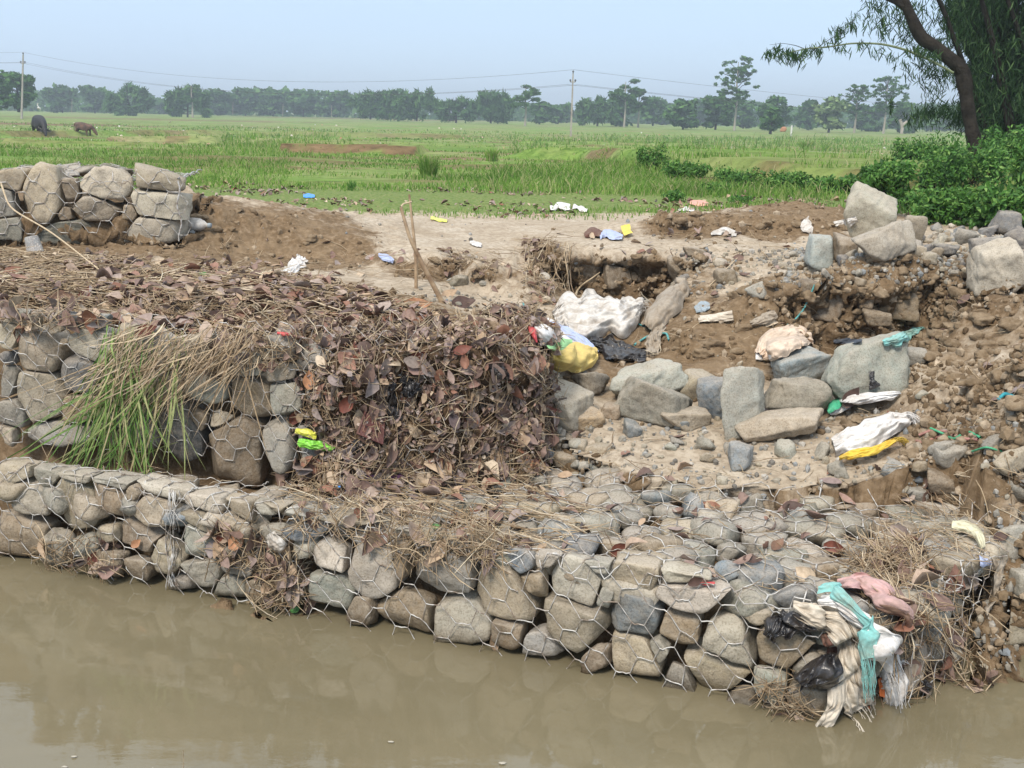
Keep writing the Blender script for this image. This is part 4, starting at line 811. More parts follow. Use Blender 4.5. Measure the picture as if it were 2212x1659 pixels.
# large single leaves
KS = ('g1', 'g2', 'g3', 'ground', 'heap', 'rocks')
def mat_like(name, c, rough=.6, spec=.4, n2=None):
    def f(n, p):
        g = geo(n); c_ = ramp(n, noise(n, 35, 5, g.outputs['Position']), [(.35, tuple(k*.6 for k in c)), (.6, c), (.75, tuple(min(1, k*1.25) for k in c))]); n.links.new(c_, p.inputs['Base Color'])
    return M(name, c, rough, spec, f)
LM = {k: mat_like(k+'_leaf', c) for k, c in dict(reddish=(.17, .055, .035), purplish=(.17, .12, .115), brown=(.17, .095, .06), orange=(.42, .21, .11), tan=(.40, .28, .18), green=(.08, .22, .06), dark=(.08, .045, .035)).items()}
def leaf1(x, y, wv, k, label, ang=None, curl=.25, up=.0, cat='leaf'):
    p, n = hit(x, y, KS); d = -norm(ray(x, y)); n = norm(n if n@d > 0 else -n); n = norm(n*.6+d*.7+np.array([0, 0, up]))
    L = wv*p[1]/FV*1.1; ang = rnd.uniform(0, 6.28) if ang is None else math.radians(ang)
    rgt = norm(np.cross(n, [0, 0, 1.])) ; upv = np.cross(rgt, n); a = -rgt*math.cos(ang)+upv*math.sin(ang)
    V, F = leaves((p+n*.02)[None], a[None], n[None], np.array([L]), np.array([L*rnd.uniform(.5, .68)]), np.array([curl]), np.array([.25]), rows=9, tip=.75)
    c0 = p+n*.02; o = mk('dead_leaf' if k != 'green' else 'green_leaf', V, F, LM[k], loc=c0); tag(o, label, 'leaf', None if k == 'green' else 'large single dead leaves'); return o
for a in [(540, 745, 75, 'purplish', 'large purplish leaf curling over the brim above the hanging grass', 20), (478, 695, 60, 'dark', 'dark folded leaf standing up on the brim of the litter', 140), (320, 714, 46, 'reddish', 'reddish leaf at the top of the green grass clump', 20),
 (1172, 893, 56, 'reddish', 'dark red leaf sticking out at the right end of the leaf heap', 10), (1120, 735, 55, 'brown', 'broad brown leaf at the upper right edge of the leaf heap', 70), (1135, 790, 55, 'brown', 'broad brown leaf below the upper right edge of the leaf heap', 120),
 (1100, 850, 40, 'dark', 'dark leaf in the right half of the leaf heap', 60), (1040, 740, 40, 'tan', 'pale pinkish leaf high on the leaf heap', 80), (1068, 720, 38, 'purplish', 'greyish leaf just right of the pale pinkish leaf', 110), (1000, 760, 40, 'reddish', 'reddish leaf between black plastic strips on the leaf heap', 20),
 (905, 765, 46, 'reddish', 'red-brown leaf above the black plastic strip', 40), (930, 850, 40, 'brown', 'notched brown leaf right of the black plastic strip', 60), (975, 905, 42, 'purplish', 'grey-brown leaf at mid height of the leaf heap', 110), (880, 935, 42, 'brown', 'brown leaf under the dark red book cover', 70),
 (750, 865, 46, 'reddish', 'red-brown leaf left of the dark red book cover', 60), (770, 765, 40, 'reddish', 'reddish leaf near the left of the leaf heap top', 100), (668, 965, 0, 'brown', '', 0),
 (1205, 910, 0, 'brown', '', 0), (672, 1015, 56, 'orange', 'rusty brown leaf hanging below the green wrapper', 80), (680, 1052, 48, 'reddish', 'round red-brown leaf lying below the hanging rusty leaf', 20),
 (640, 890, 44, 'reddish', 'red leaf above the green and yellow wrapper', 60), (668, 820, 42, 'orange', 'orange-brown leaf clinging to the left of the leaf heap', 85), (900, 665, 62, 'orange', 'large orange-tan leaf beside the foot of the crossed sticks', 5), (970, 640, 40, 'tan', 'pinkish leaf just right of the crossed sticks', 30),
 (1000, 660, 50, 'dark', 'dark folded leaf right of the crossed sticks', 10), (860, 700, 46, 'purplish', 'purplish leaf flat on the litter before the sticks', 10), (760, 690, 50, 'purplish', 'long purplish leaf flat on the litter top', 0), (640, 705, 56, 'purplish', 'broad purplish leaf on the litter left of the long one', 15),
 (500, 665, 44, 'tan', 'orange-tan leaf on the litter above the grass clump', 30), (185, 640, 40, 'reddish', 'curled reddish leaf on the litter at the left', 60), (140, 650, 52, 'brown', 'flat brown leaf on the litter at the left', 0), (1145, 1002, 34, 'orange', 'orange lobed leaf at the edge of the top net', 10),
 (1795, 870, 0, 'dark', '', 0), (1340, 1183, 46, 'reddish', 'reddish leaf caught under the top net in the middle', 30), (1805, 1180, 44, 'reddish', 'reddish holed leaf under the top net on the right', 0), (1715, 1100, 44, 'dark', 'dark leaf at the back of the top net', 20), (1680, 1185, 40, 'brown', 'pinkish brown leaf under the top net', 60),
 (1625, 1215, 40, 'dark', 'dark curled leaf near the front of the top net', 0), (1505, 1248, 36, 'dark', 'dark leaf beside the red scrap under the net', 30), (480, 1150, 52, 'reddish', 'dark red leaf on the face of the lowest tier', 30), (520, 1160, 56, 'orange', 'rusty leaf right of the dark red one on the lowest tier', 60),
 (205, 1200, 40, 'reddish', 'red-brown leaf at the waterline on the left', 40), (590, 1260, 52, 'tan', 'pale brown leaf bent over at the waterline', 30), (640, 1225, 46, 'brown', 'brown leaf hanging in a gap of the lowest tier', 80), (300, 1170, 26, 'orange', 'small orange-brown leaf on the lowest tier', 40),
 (445, 605, 40, 'green', 'fresh green leaf lying on the brown litter', 10), (940, 1143, 20, 'green', 'small bright green leaf on the straw of the lowest tier', 10), (640, 1322, 24, 'green', 'green leaf at the waterline', 25), (1850, 1350, 0, 'tan', '', 0),
 (1945, 1330, 42, 'dark', 'dark brown curled leaf at the right side of the torn cloth', 60), (1840, 855, 50, 'dark', 'dark brown leaf on the green and white sack', 60), (2160, 1165, 34, 'dark', 'round dark brown leaf near the pale boulder', 20), (1060, 1380, 44, 'tan', 'long pale dry leaf hanging on the net', 95)]:
    if a[2]: leaf1(*a)

# ------------------------------------------------------------------ hanging grass clump
def ribbons(Q, Wd, outw):
    T = np.gradient(Q, axis=1); b = norm(np.cross(T, outw)); L_ = Q-b*Wd[..., None]*.5; R_ = Q+b*Wd[..., None]*.5
    M_, N, _ = Q.shape; V = np.stack([L_, R_], 2).reshape(-1, 3); j = np.arange(N-1)*2; f = np.stack([j, j+1, j+3, j+2], 1)
    return V, (f[None]+(np.arange(M_)*2*N)[:, None, None]).reshape(-1, 4)
gA, dA = Acc(), Acc()
fn3 = v3(T2n, 0)
for green, K in ((1, 190), (0, 300)):
    Q = np.zeros((K, 9, 3)); Wd = np.zeros((K, 9))
    for k in range(K):
        sx_, sy_ = (rs.choice([rs.uniform(225, 290), rs.uniform(240, 400)]), rs.uniform(700, 860)) if green else (rs.uniform(250, 560), rs.uniform(690, 790))
        ln = rs.uniform(70, 400)*(1 if green else .6); an = math.radians(rs.normal(101, 15) if green else rs.normal(128, 22))
        t = np.linspace(0, 1, 9); bend = rs.normal(.0, .22)
        xs_ = sx_+np.cos(an)*ln*t+bend*ln*t*t; ys_ = sy_+np.sin(an)*ln*t
        xs_ = xs_+rs.normal(0, 9)*np.sin(t*4.2+rs.rand()*6)*t; ys_ = ys_+rs.normal(0, 6)*np.sin(t*5)*t
        if green and rs.rand() < .07: xs_ = sx_-ln*.9*t; ys_ = sy_+100+ln*.5*t**1.3
        lift = rs.uniform(.02, .10)
        for j in range(9):
            r_ = ray(xs_[j], ys_[j]); A3 = v3(T2A+T2n*(.02+lift*math.sin(t[j]*2.6)+.03*(ys_[j] > 1000)), 0); q_ = O+r_*(((A3-O)@fn3)/(r_@fn3))
            if q_[2] < .42: q_ = q_*1; q_[2] = .42+(q_[2]-.42)*.9; 
            Q[k, j] = q_
        w0 = rs.uniform(.003, .0075) if green else rs.uniform(.002, .005); Wd[k] = w0*np.array([.7, 1, 1, 1, .95, .85, .7, .45, .08])
    V, F = ribbons(Q, Wd, fn3+rs.randn(K, 1, 3)*.5); (gA if green else dA).add(V, F)
gc = empty('grass_clump', tuple(PD(330, 720, 4.3))); tag(gc, 'uprooted clump of green and straw-coloured grass hanging over the middle tier', 'grass clump')
child('blades', *gA.out(), LIVE, gc); child('dry_stalks', *dA.out(), STRAW, gc)

# ------------------------------------------------------------------ cloth, bags and scraps
def smooth2(A, k):
    for _ in range(k):
        B = np.pad(A, ((1, 1), (1, 1), (0, 0)), mode='edge'); A = (B[1:-1, 1:-1]*2+B[:-2, 1:-1]+B[2:, 1:-1]+B[1:-1, :-2]+B[1:-1, 2:])/6
    return A
def rag(name, label, cat, line, mat, bulge=.0, fold=.012, off=.012, n=46, m=22, fringe=0, seed=0, ragged=.12, fr=7, group=None, parent=None, fmat=None, sm=3, across=2.2):
    """line: (x, y, half width) along the cloth in the picture; the sheet is laid on whatever it lies on"""
    L = np.array(line, float); t = np.linspace(0, len(L)-1, n); c = np.stack([np.interp(t, range(len(L)), L[:, i]) for i in range(3)], 1)
    for _ in range(3): c[1:-1] = (c[:-2]+2*c[1:-1]+c[2:])/4
    tg = np.gradient(c[:, :2], axis=0); tg /= np.linalg.norm(tg, axis=1, keepdims=True); nr_ = np.stack([tg[:, 1], -tg[:, 0]], 1)
    s = np.linspace(-1, 1, m); Z = np.zeros((n, m, 1)); D = np.zeros((n, m, 3)); N3 = np.zeros((n, m, 3))
    for i in range(n):
        wl = c[i, 2]*(1+ragged*vn(np.array([i*.25, 0, seed+.1]), seed)); wr = c[i, 2]*(1+ragged*vn(np.array([i*.25, 5, seed+.1]), seed))
        for j in range(m):
            x, y = c[i, :2]+nr_[i]*s[j]*(wr if s[j] > 0 else wl); r_ = norm(ray(x, y)); h = cast(O, r_, KS)
            Z[i, j, 0] = h[3] if h else np.nan; D[i, j] = r_; N3[i, j] = h[1] if h and np.array(h[1])@r_ < 0 else -r_
    Z = np.where(np.isnan(Z), np.nanmedian(Z), Z); md = np.median(Z); ww = c[:, 2].mean()*md/FV
    Z = np.clip(Z, np.percentile(Z, 4), np.percentile(Z, 96)); Z = smooth2(Z, sm); N3 = norm(smooth2(N3, 6)*.5-D)
    Pp = O+D*Z; I, J = np.meshgrid(np.arange(n)/n*fr, s*across, indexing='ij')
    q = np.stack([I*.6, J*1.6, I*0+seed], -1); f = (1-np.abs(fbm(q, 3, seed, .55)))*fold+fbm(q*3.1, 3, seed+3, .6)*fold*.45
    prof = (1-np.abs(s)**2.2)[None]*np.sin(np.clip(np.linspace(.06, .94, n), 0, 1)*math.pi)[:, None]**.5
    Pp = Pp+N3*(off+f+bulge*prof)[..., None]
    i = (np.arange(n-1)[:, None]*m+np.arange(m-1)[None]).ravel(); F = np.stack([i, i+1, i+m+1, i+m], 1); V = Pp.reshape(-1, 3); c0 = Pp[n//2, m//2]
    o = mk(name, V, F, mat, loc=c0) if parent is None else child(name, V, F, mat, parent)
    md_ = o.modifiers.new('sub', 'SUBSURF'); md_.levels = md_.render_levels = 1
    if fringe:
        K = fringe; j = rs.randint(0, m, K); e = Pp[-1, j]; dr = norm(Pp[-1, j]-Pp[-4, j]); ln = rs.uniform(.02, .08, K)
        tt = np.linspace(0, 1, 5)[None, :, None]; Q = e[:, None]+dr[:, None]*tt*ln[:, None, None]+np.array([0, 0, -1])*(tt**2)*ln[:, None, None]*.7+rs.randn(K, 5, 3)*.003*tt
        child('frayed_threads', *tubes(Q, .0011, 3), fmat or mat, o if parent is None else parent) if parent is not None else None
        if parent is None: th = mk('frayed_threads', tubes(Q, .0011, 3)[0]-c0, tubes(Q, .0011, 3)[1], fmat or mat); th.parent = o
    if parent is None: tag(o, label, cat, group)
    return o
WHT = cloth('white_plastic', (.70, .69, .68), .5); GWHT = cloth('dirty_white_weave', (.58, .56, .53), .7); OFFW = cloth('cream_cloth', (.62, .56, .47), .6); MUD = cloth('muddy_cloth', (.33, .285, .23), .8); YEL = cloth('yellow_plastic', (.66, .50, .16), .3)
GRN = cloth('green_plastic', (.28, .55, .25), .2); TEAL = cloth('teal_weave', (.22, .50, .48), .6); PNK = cloth('pink_cloth', (.52, .33, .32), .5); BLK = cloth('black_plastic', (.012, .012, .015), .15, .3, .6); LBL = cloth('pale_blue_plastic', (.38, .45, .66), .3)
PEACH = cloth('beige_weave', (.62, .50, .40), .5); DRED = cloth('dark_red_cover', (.09, .025, .022), .2, .45); LIME = cloth('lime_wrapper', (.22, .60, .06), .4, .35, .5); BYEL = cloth('bright_yellow_wrapper', (.66, .66, .07), .4, .35, .5); CYAN = cloth('blue_plastic', (.05, .28, .75), .1, .4)
PURP = cloth('purple_cloth', (.22, .07, .22), .5); REDP = cloth('red_plastic', (.55, .06, .07), .4, .4); ORNG = cloth('orange_print', (.62, .17, .05), .6, .4); PYEL = cloth('pale_yellow_plastic', (.66, .64, .46), .4); GYEL = cloth('golden_thread', (.66, .46, .06), .4); DGRN = cloth('deep_green_weave', (.05, .36, .20), .3); BRWN = cloth('brown_wet_leafy', (.12, .055, .04), .4); PBL = cloth('faded_blue_cloth', (.30, .37, .42), .6)
rag('plastic_sack', 'big crumpled dirty white sack lying below the sand cliff', 'sack', [(1195, 695, 22), (1225, 685, 42), (1280, 690, 52), (1335, 690, 42), (1370, 675, 28), (1392, 668, 12)], GWHT, .13, .055, fringe=40, seed=4, n=60, m=34, ragged=.35, across=3.5)
a = rag('plastic_bag', 'white plastic bag with pale blue and red parts left of the yellow bag', 'bag', [(1150, 695, 8), (1165, 712, 24), (1200, 728, 28), (1240, 745, 22), (1275, 758, 12)], WHT, .05, .02, seed=9)
rag('blue_stripe', '', '', [(1185, 705, 6), (1225, 725, 10), (1262, 750, 12), (1286, 772, 10)], LBL, .05, .015, off=.04, seed=12, parent=a); rag('red_print', '', '', [(1140, 706, 3), (1150, 722, 7), (1158, 742, 5)], REDP, .02, .006, off=.04, seed=13, parent=a, n=16, m=8)
a = rag('plastic_bag', 'yellow plastic bag with a light green stripe', 'bag', [(1182, 758, 14), (1205, 772, 26), (1240, 778, 30), (1272, 775, 26), (1290, 772, 12)], YEL, .09, .025, seed=15, off=.03)
rag('green_stripe', '', '', [(1170, 745, 5), (1200, 752, 10), (1232, 752, 7)], GRN, .03, .008, off=.08, seed=16, parent=a, n=20, m=8)
rag('muddy_rag', 'long mud-soaked grey cloth draped down from the bank like a rolled sleeve', 'cloth', [(1472, 600, 12), (1470, 625, 22), (1445, 660, 28), (1418, 690, 26), (1400, 715, 18)], MUD, .13, .025, seed=21, fr=5, across=3)
rag('muddy_rag', 'grey twisted cloth end below the knot of blue-green cord', 'cloth', [(1432, 703, 10), (1418, 725, 14), (1412, 745, 18), (1408, 768, 15)], MUD, .05, .02, seed=22, fringe=25)
rag('black_netting', 'tangle of black netting and dark cloth behind the yellow bag', 'netting', [(1270, 745, 8), (1310, 752, 22), (1350, 765, 20), (1395, 772, 10)], BLK, .03, .04, seed=23, ragged=.4)
rag('woven_sack', 'folded beige woven sack on the bank behind the rocks', 'sack', [(1640, 775, 14), (1662, 752, 32), (1695, 738, 36), (1730, 730, 28), (1750, 735, 14)], PEACH, .07, .035, seed=24, across=3.4)
rag('plastic_scrap', 'white torn end sticking out below the beige sack', 'scrap', [(1632, 772, 8), (1660, 772, 10), (1690, 768, 5)], WHT, .02, .012, seed=25)
a = rag('woven_sack', 'white and green sack edge under a dark brown leaf near the largest slab', 'sack', [(1792, 895, 8), (1812, 880, 16), (1850, 862, 14), (1900, 855, 10), (1940, 852, 7)], WHT, .05, .02, seed=26)
rag('green_stripe', '', '', [(1788, 902, 6), (1800, 888, 12), (1820, 874, 10)], DGRN, .03, .012, off=.06, seed=27, parent=a, n=18, m=8)
a = rag('woven_sack', 'white rolled sack with a yellow frayed edge lying on the sand', 'sack', [(1800, 970, 18), (1840, 958, 30), (1890, 940, 32), (1935, 915, 22), (1965, 905, 14)], WHT, .09, .03, seed=28, fringe=70, ragged=.2)
rag('yellow_edge', '', '', [(1808, 1000, 3), (1850, 992, 9), (1890, 984, 9), (1935, 962, 7)], GYEL, .02, .012, off=.06, seed=29, parent=a, fringe=40)
rag('plastic_scrap', 'teal and white rag on the bank behind the largest slab', 'scrap', [(1905, 742, 5), (1935, 735, 13), (1965, 722, 11), (1990, 712, 4)], TEAL, .03, .015, seed=30, fringe=20, ragged=.4)
rag('dark_rag', 'dark rag hanging over the largest slab', 'scrap', [(1880, 803, 7), (1882, 822, 5), (1888, 838, 14)], BLK, .01, .012, seed=31, n=24, m=10)
rag('faded_rag', 'small faded blue rag in the soil of the crumbled bank', 'scrap', [(1502, 672, 6), (1518, 665, 13), (1534, 662, 5)], PBL, .02, .012, seed=32, n=22, m=12)
rag('faded_rag', 'pale muddy rag strip below the faded blue rag', 'scrap', [(1508, 692, 6), (1540, 690, 9), (1585, 682, 11)], OFFW, .02, .015, seed=33, n=26, m=12)
rag('faded_rag', 'grey-white rag half buried above the beige sack', 'scrap', [(1622, 702, 5), (1650, 690, 13), (1675, 678, 8)], MUD, .02, .02, seed=34, n=24, m=12)
rag('plastic_scrap', 'white plastic scraps at the brink of the litter in front of the mound', 'scrap', [(600, 600, 5), (625, 592, 12), (648, 575, 18), (655, 558, 10)], WHT, .02, .03, seed=35, ragged=.6)
rag('plastic_scrap', 'blue and white plastic scrap at the foot of the mound', 'scrap', [(818, 552, 3), (832, 558, 8), (850, 566, 5)], LBL, .02, .012, seed=36, n=20, m=10)
rag('plastic_scrap', 'white wrapper lying alone on the sand plateau', 'scrap', [(1015, 525, 3), (1028, 529, 6), (1040, 532, 4)], WHT, .02, .01, seed=37, n=18, m=10)
rag('plastic_packet', 'bright yellow packet standing at the brink of the sand cliff', 'packet', [(1350, 492, 9), (1353, 502, 10), (1357, 513, 9)], mat_like('yellow_packet', (.85, .66, .02), .35), .01, .006, off=.05, seed=38, n=20, m=12)
rag('plastic_scrap', 'brown rag beside pale blue plastic on top of the sand cliff', 'scrap', [(1262, 512, 4), (1280, 503, 12), (1302, 510, 6)], BRWN, .05, .02, seed=39, n=22, m=12)
rag('plastic_scrap', 'pale blue and white plastic pile on top of the sand cliff', 'scrap', [(1295, 512, 7), (1312, 508, 9), (1345, 516, 6)], LBL, .04, .02, seed=40, n=26, m=12, ragged=.4)
rag('plastic_scrap', 'yellow scrap where the grass meets the sand', 'scrap', [(930, 472, 3), (948, 476, 4), (966, 479, 3)], BYEL, .01, .01, seed=41, n=18, m=8)
rag('plastic_scrap', 'white litter at the far grass edge, left piece', 'scrap', [(1188, 452, 4), (1210, 448, 7), (1232, 450, 4)], WHT, .03, .03, seed=42, n=22, m=10, ragged=.6)
rag('plastic_scrap', 'white litter at the far grass edge, right piece', 'scrap', [(1238, 448, 4), (1252, 452, 6), (1268, 458, 3)], WHT, .03, .02, seed=43, n=22, m=10, ragged=.6)
rag('cloth_scrap', 'pink rag lying on the grass beyond the sand', 'scrap', [(1490, 440, 4), (1508, 441, 7), (1530, 443, 4)], mat_like('salmon_cloth', (.72, .36, .27)), .05, .02, seed=44, n=20, m=10)
rag('plastic_scrap', 'white rag on the sand rim left of the pink rag', 'scrap', [(1465, 455, 3), (1480, 453, 5), (1500, 456, 3)], WHT, .03, .02, seed=45, n=20, m=10)
rag('plastic_scrap', 'dirty white rag at the foot of the small cut bank', 'scrap', [(1535, 508, 4), (1560, 500, 9), (1592, 508, 5)], GWHT, .04, .02, seed=46, n=22, m=10, ragged=.5)
rag('plastic_scrap', 'torn white plastic hanging from the small cut bank', 'scrap', [(1735, 478, 12), (1745, 490, 14), (1750, 505, 7)], GWHT, .02, .02, seed=47, n=22, m=12, ragged=.5, fringe=20)
rag('plastic_scrap', 'white plastic strip caught beside the highest boulder', 'scrap', [(1800, 487, 5), (1830, 480, 10), (1850, 470, 6)], GWHT, .02, .02, seed=48, n=22, m=12, ragged=.5)
rag('plastic_scrap', 'pale blue and white scrap in the grass behind the mound', 'scrap', [(655, 425, 3), (665, 424, 5), (680, 425, 3)], CYAN, .02, .01, seed=49, n=16, m=8)
a = rag('snack_wrapper', 'lime green and yellow wrapper on the leaf heap beside the net', 'wrapper', [(648, 955, 8), (672, 958, 11), (700, 962, 9), (728, 970, 5)], LIME, .015, .012, off=.03, seed=50, n=30, m=14)
rag('yellow_print', '', '', [(646, 930, 4), (664, 934, 9), (684, 940, 8)], BYEL, .012, .008, off=.04, seed=51, parent=a, n=20, m=10)
rag('plastic_strip', 'black plastic strip hanging on the leaf heap', 'plastic', [(848, 825, 7), (845, 860, 12), (850, 890, 13), (856, 905, 8)], BLK, .01, .015, off=.03, seed=52)
rag('plastic_strip', 'black crumpled plastic piece right above the hanging strip', 'plastic', [(862, 812, 6), (885, 832, 20), (893, 855, 14)], BLK, .015, .02, off=.03, seed=53, ragged=.4)
rag('plastic_strip', 'small black plastic knot at the right of the leaf heap', 'plastic', [(1056, 796, 4), (1075, 805, 12), (1100, 812, 8)], BLK, .015, .015, off=.03, seed=54)
rag('plastic_strip', 'black plastic below the dark red book cover', 'plastic', [(780, 985, 6), (765, 965, 14), (790, 955, 10)], BLK, .01, .012, off=.02, seed=55)
rag('plastic_scrap', 'small bright blue scrap below the leaf heap', 'scrap', [(730, 1048, 3), (742, 1055, 7), (758, 1060, 4)], CYAN, .012, .008, off=.02, seed=56, n=18, m=10)
rag('cloth_scrap', 'purple cloth strip below the leaf heap', 'scrap', [(785, 1030, 4), (840, 1028, 6), (885, 1032, 6), (905, 1030, 3)], PURP, .01, .01, off=.02, seed=57, n=30, m=10)
rag('plastic_scrap', 'small red scrap at the brim of the leaf litter', 'scrap', [(598, 724, 2), (612, 726, 4), (628, 729, 2)], REDP, .01, .006, off=.03, seed=58, n=14, m=6)
rag('plastic_scrap', 'bright red-pink scrap tied on the top net', 'scrap', [(1512, 1264, 2), (1528, 1266, 4), (1545, 1264, 3)], REDP, .01, .006, off=.015, seed=59, n=14, m=6)
rag('cloth_scrap', 'blue-grey flat dark rag under the right bank', 'scrap', [(1800, 738, 5), (1830, 736, 8), (1862, 740, 4)], mat_like('slate_rag', (.05, .06, .08)), .02, .01, seed=60, n=18, m=8)
# the cloths draped over the torn corner
a = rag('torn_cloth', 'long cream-white torn cloth hanging over the gabion corner into the water', 'cloth', [(1712, 1318, 8), (1765, 1330, 20), (1815, 1350, 32), (1842, 1400, 36), (1845, 1450, 42), (1850, 1500, 46), (1862, 1520, 40)], OFFW, .03, .03, off=.03, n=70, m=30, fringe=110, seed=61, across=4.5)
rag('hanging_tail', '', '', [(1822, 1420, 16), (1812, 1470, 18), (1795, 1520, 18), (1770, 1566, 14)], OFFW, .02, .02, off=.05, n=40, m=14, fringe=60, seed=62, parent=a, across=3)
rag('torn_cloth', 'white cloth strip with teal border across the gabion corner', 'cloth', [(1780, 1308, 10), (1825, 1312, 16), (1868, 1340, 22), (1905, 1385, 30), (1925, 1435, 26)], WHT, .03, .02, off=.07, n=60, m=24, fringe=120, seed=63, across=3.5)
rag('torn_cloth', 'teal torn strip lying over the white cloth on the corner', 'cloth', [(1776, 1292, 7), (1815, 1290, 11), (1855, 1318, 10), (1882, 1360, 12), (1888, 1410, 9)], TEAL, .02, .012, off=.10, n=50, m=14, fringe=50, seed=64)
rag('torn_cloth', 'dusty pink cloth above the teal strip', 'cloth', [(1818, 1268, 10), (1860, 1268, 20), (1905, 1290, 22), (1945, 1315, 18), (1972, 1345, 9)], PNK, .03, .02, off=.05, n=46, m=20, seed=65, across=3)
rag('black_plastic', 'black plastic sheet left of the white cloth at the corner', 'plastic', [(1658, 1375, 14), (1680, 1348, 24), (1715, 1350, 24), (1762, 1362, 10)], BLK, .02, .02, off=.03, n=40, m=20, seed=66, ragged=.3)
rag('black_plastic', 'crumpled black bag low on the gabion corner', 'plastic', [(1722, 1480, 14), (1750, 1462, 28), (1790, 1445, 28), (1800, 1425, 14)], BLK, .05, .025, off=.03, n=40, m=22, seed=67)
rag('black_plastic', 'small black bag touching the water right of the corner', 'plastic', [(1985, 1478, 10), (2000, 1480, 18), (2022, 1492, 12)], BLK, .05, .02, off=.02, n=26, m=16, seed=68)
rag('brown_cloth', 'brown wet rag between the cream cloth and the black bags', 'cloth', [(1788, 1368, 14), (1800, 1400, 12), (1792, 1430, 10)], BRWN, .02, .015, off=.02, n=26, m=12, seed=69)
rag('brown_cloth', 'dark brown rag hanging right of the teal and white cloths', 'cloth', [(1900, 1305, 10), (1945, 1325, 14), (1962, 1355, 14), (1955, 1385, 6)], BRWN, .02, .015, off=.05, n=30, m=12, seed=70)
a = rag('printed_packet', 'white packet with orange printing at the foot of the corner', 'packet', [(1905, 1450, 8), (1925, 1458, 22), (1935, 1485, 22), (1920, 1515, 12)], WHT, .03, .02, off=.04, n=30, m=18, seed=71)
rag('orange_print', '', '', [(1905, 1460, 4), (1915, 1480, 6), (1912, 1500, 4)], ORNG, .0, .006, off=.06, n=16, m=8, seed=72, parent=a); rag('orange_print', '', '', [(1938, 1464, 3), (1944, 1475, 5), (1942, 1486, 3)], ORNG, .0, .006, off=.06, n=14, m=8, seed=73, parent=a)
rag('plastic_scrap', 'orange scrap at the waterline under the torn cloth', 'scrap', [(1868, 1526, 4), (1880, 1530, 7), (1890, 1528, 4)], ORNG, .02, .012, off=.03, n=18, m=10, seed=74)
rag('plastic_scrap', 'blue sliver at the waterline beside the orange scrap', 'scrap', [(1860, 1515, 4), (1856, 1530, 4), (1858, 1545, 3)], CYAN, .01, .006, off=.02, n=16, m=6, seed=75)
rag('plastic_scrap', 'pale yellow plastic strip curling over the back of the net', 'scrap', [(2055, 1138, 10), (2085, 1142, 13), (2112, 1160, 12), (2126, 1185, 6)], PYEL, .03, .01, off=.03, n=28, m=12, seed=76)
rag('plastic_scrap', 'small pale blue carton in the reeds at the right flank', 'scrap', [(2112, 1212, 8), (2125, 1215, 10), (2142, 1212, 5)], LBL, .01, .005, off=.03, n=14, m=8, seed=77)
rag('grey_cloth', 'grey-green muddy cloth hanging on the right flank', 'cloth', [(2150, 1205, 12), (2152, 1250, 20), (2130, 1300, 18), (2110, 1350, 10)], MUD, .02, .02, off=.03, n=36, m=14, seed=78)
rag('grey_cloth', 'pale grey cloth hanging right of the printed packet', 'cloth', [(1985, 1375, 8), (1985, 1410, 20), (1970, 1450, 20), (1955, 1490, 10)], MUD, .02, .015, off=.03, n=34, m=14, seed=79)
rag('dirty_plastic', 'crumpled dirty white plastic stuck on the face of the lowest tier', 'plastic', [(588, 1150, 8), (602, 1175, 14), (612, 1195, 12)], GWHT, .01, .015, off=.02, n=22, m=12, seed=80, ragged=.4)
# dark red book cover
p, n = hit(798, 925, KS); d = -norm(ray(798, 925)); n = norm(d+np.array([.1, 0, .25])); k = p[1]/FV
bk = empty('book_cover', tuple(p)); tag(bk, 'dark red-brown tray-like book cover stuck in the leaf heap', 'cover')
rgt = norm(np.cross([0, 0, 1.], n)); upv = np.cross(n, rgt)
def tobk(pts, lift): return [p+rgt*((x-798)*k)+upv*((925-y)*k)+n*lift for x, y in pts]
q4 = [(790, 884), (832, 912), (824, 968), (766, 940)]
def slab(pts, t0, t1):
    A_ = np.array(tobk(pts, t0)+tobk(pts, t1)); return A_, [[3, 2, 1, 0], [4, 5, 6, 7], [0, 1, 5, 4], [1, 2, 6, 5], [2, 3, 7, 6], [3, 0, 4, 7]]
cen = np.mean(q4, axis=0); ins = lambda f: [tuple(cen+(np.array(q)-cen)*f) for q in q4]
o = child('cover_board', *slab(q4, .02, .032), DRED, bk, smooth=False); o.modifiers.new('b', 'BEVEL').width = .004
fr = Acc()
for i_ in range(4): fr.add(*slab([q4[i_], q4[(i_+1) % 4], ins(.86)[(i_+1) % 4], ins(.86)[i_]], .033, .038))
child('raised_rim', *fr.out(), DRED, bk, smooth=False)
fr = Acc()
for i_ in range(4): fr.add(*slab([ins(.62)[i_], ins(.62)[(i_+1) % 4], ins(.55)[(i_+1) % 4], ins(.55)[i_]], .033, .0345))
child('embossed_line', *fr.out(), mat_like('faded_gilt', (.20, .10, .06)), bk, smooth=False)
